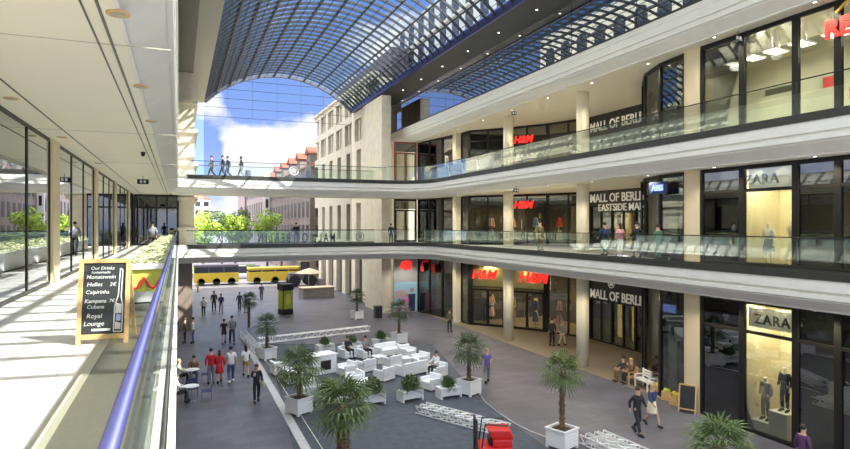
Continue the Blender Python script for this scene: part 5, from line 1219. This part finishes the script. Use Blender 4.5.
def car(loc, label, m, rz=0, van=False):
    r = empty('parked_car', loc, label, 'car', rz=rz); L = 2.1; h = 1.9 if van else 1.42
    MB().prism([(-L, -.85), (L, -.85), (L, .85), (-L, .85)], .25, .82).build('body', m, r, bevel=.12)
    k = .2 if van else .75
    mb = MB(); mb.add([(-L+k*.4, -.8, .8), (L-1.0, -.8, .8), (L-1.0, .8, .8), (-L+k*.4, .8, .8), (-L+k, -.66, h-.06), (L-1.75, -.66, h-.06), (L-1.75, .66, h-.06), (-L+k, .66, h-.06)], [(3, 2, 1, 0), (4, 5, 6, 7), (0, 1, 5, 4), (1, 2, 6, 5), (2, 3, 7, 6), (3, 0, 4, 7)]); mb.build('windows', 'window_dark', r)
    MB().box(-L+k, L-1.75, -.67, .67, h-.06, h).build('roof', m, r, bevel=.02)
    for sx in (-1.3, 1.3):
        for sy in (-.78, .78): MB().tube([(sx, sy-.1, .32), (sx, sy+.1, .32)], .32, 16).build('wheel', 'rubber', r)
car(far(243, 93), 'white van parked between the two yellow buses', 'c_white', 0, True)
car(far(205, 95), 'grey car parked behind the left yellow bus', 'c_grey', .05)
car(far(257, 99), 'dark car parked behind the longer yellow bus', 'c_navy', 0)
# ================================================================= light, sky, camera
w = bpy.data.worlds.new('world'); SC.world = w; w.use_nodes = True; nt = w.node_tree
for n in list(nt.nodes): nt.nodes.remove(n)
N = nt.nodes.new; L = nt.links.new
out = N('ShaderNodeOutputWorld'); bg = N('ShaderNodeBackground'); tc = N('ShaderNodeTexCoord'); sep = N('ShaderNodeSeparateXYZ')
L(tc.outputs['Generated'], sep.inputs[0])
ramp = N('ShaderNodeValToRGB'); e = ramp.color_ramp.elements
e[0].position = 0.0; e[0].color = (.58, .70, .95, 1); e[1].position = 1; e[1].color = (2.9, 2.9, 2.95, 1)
q = e.new(.12); q.color = (.28, .42, .85, 1); q = e.new(.32); q.color = (.14, .27, .68, 1); q = e.new(.42); q.color = (.16, .28, .66, 1); q = e.new(.55); q.color = (2.6, 2.6, 2.65, 1)  # overhead sky, out of view, made brighter to light the hall
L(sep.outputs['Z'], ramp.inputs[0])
mp = N('ShaderNodeMapping'); mp.inputs['Scale'].default_value = (1, 1, 1.9); mp.inputs['Location'].default_value = (.35, .1, .05); L(tc.outputs['Generated'], mp.inputs[0])
nz = N('ShaderNodeTexNoise'); nz.inputs['Scale'].default_value = 5.2; nz.inputs['Detail'].default_value = 9; nz.inputs['Roughness'].default_value = .55; L(mp.outputs[0], nz.inputs['Vector'])
band = N('ShaderNodeValToRGB'); b = band.color_ramp.elements; b[0].position = 0; b[0].color = (.10,)*3+(1,); b[1].position = .26; b[1].color = (-.0, 0, 0, 1); q = b.new(.13); q.color = (.13,)*3+(1,); q = b.new(.19); q.color = (.0, .0, .0, 1)
L(sep.outputs['Z'], band.inputs[0])
ad = N('ShaderNodeMath'); ad.operation = 'ADD'; L(nz.outputs['Fac'], ad.inputs[0]); L(band.outputs[0], ad.inputs[1])
def blob(px, py, r, amp, src):
    v = ray(px, py).normalized(); d = N('ShaderNodeVectorMath'); d.operation = 'DISTANCE'; d.inputs[1].default_value = v; L(tc.outputs['Generated'], d.inputs[0])
    m = N('ShaderNodeMapRange'); m.inputs['From Min'].default_value = r; m.inputs['From Max'].default_value = 0; m.inputs['To Min'].default_value = 0; m.inputs['To Max'].default_value = amp; m.interpolation_type = 'SMOOTHSTEP'; L(d.outputs['Value'], m.inputs[0])
    a = N('ShaderNodeMath'); a.operation = 'ADD'; L(src.outputs[0], a.inputs[0]); L(m.outputs[0], a.inputs[1]); return a
ad = blob(300, 150, .13, .28, ad); ad = blob(255, 160, .09, .22, ad); ad = blob(205, 150, .075, -.3, ad); ad = blob(270, 105, .10, -.22, ad); ad = blob(215, 100, .05, .14, ad)
cr = N('ShaderNodeValToRGB'); c = cr.color_ramp.elements; c[0].position = .54; c[0].color = (0, 0, 0, 1); c[1].position = .66; c[1].color = (1, 1, 1, 1); L(ad.outputs[0], cr.inputs[0])
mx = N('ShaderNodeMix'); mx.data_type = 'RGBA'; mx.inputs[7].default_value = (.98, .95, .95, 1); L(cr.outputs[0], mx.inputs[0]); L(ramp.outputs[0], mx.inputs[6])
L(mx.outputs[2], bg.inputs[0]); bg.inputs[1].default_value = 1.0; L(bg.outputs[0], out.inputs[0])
s = bpy.data.lights.new('sun', 'SUN'); s.energy = 7.5; s.angle = math.radians(.3); s.color = (1, .95, .86)
so = bpy.data.objects.new('sun', s); COL.objects.link(so)
el = math.radians(43); hx, hy = -.73, .68
dirv = V((hx*math.cos(el), hy*math.cos(el), -math.sin(el))); so.rotation_euler = dirv.to_track_quat('-Z', 'Y').to_euler(); so.location = (30, -30, 40)
cam = bpy.data.cameras.new('camera'); co = bpy.data.objects.new('camera', cam); COL.objects.link(co); SC.camera = co
co.location = EYE; co.rotation_euler = (PI/2, 0, -TH); cam.sensor_width = 36; cam.lens = 36*F/850; cam.clip_end = 2000; cam.clip_start = .05
SC.view_settings.view_transform = 'Standard'; SC.view_settings.look = 'None'; SC.view_settings.gamma = 1.0; SC.view_settings.exposure = 1.0; SC.view_settings.use_curve_mapping = False
cy = SC.cycles; cy.max_bounces = 9; cy.diffuse_bounces = 6; cy.glossy_bounces = 4; cy.transparent_max_bounces = 28; cy.transmission_bounces = 4; cy.sample_clamp_indirect = 6.0; cy.caustics_reflective = False; cy.caustics_refractive = False; cy.use_denoising = True
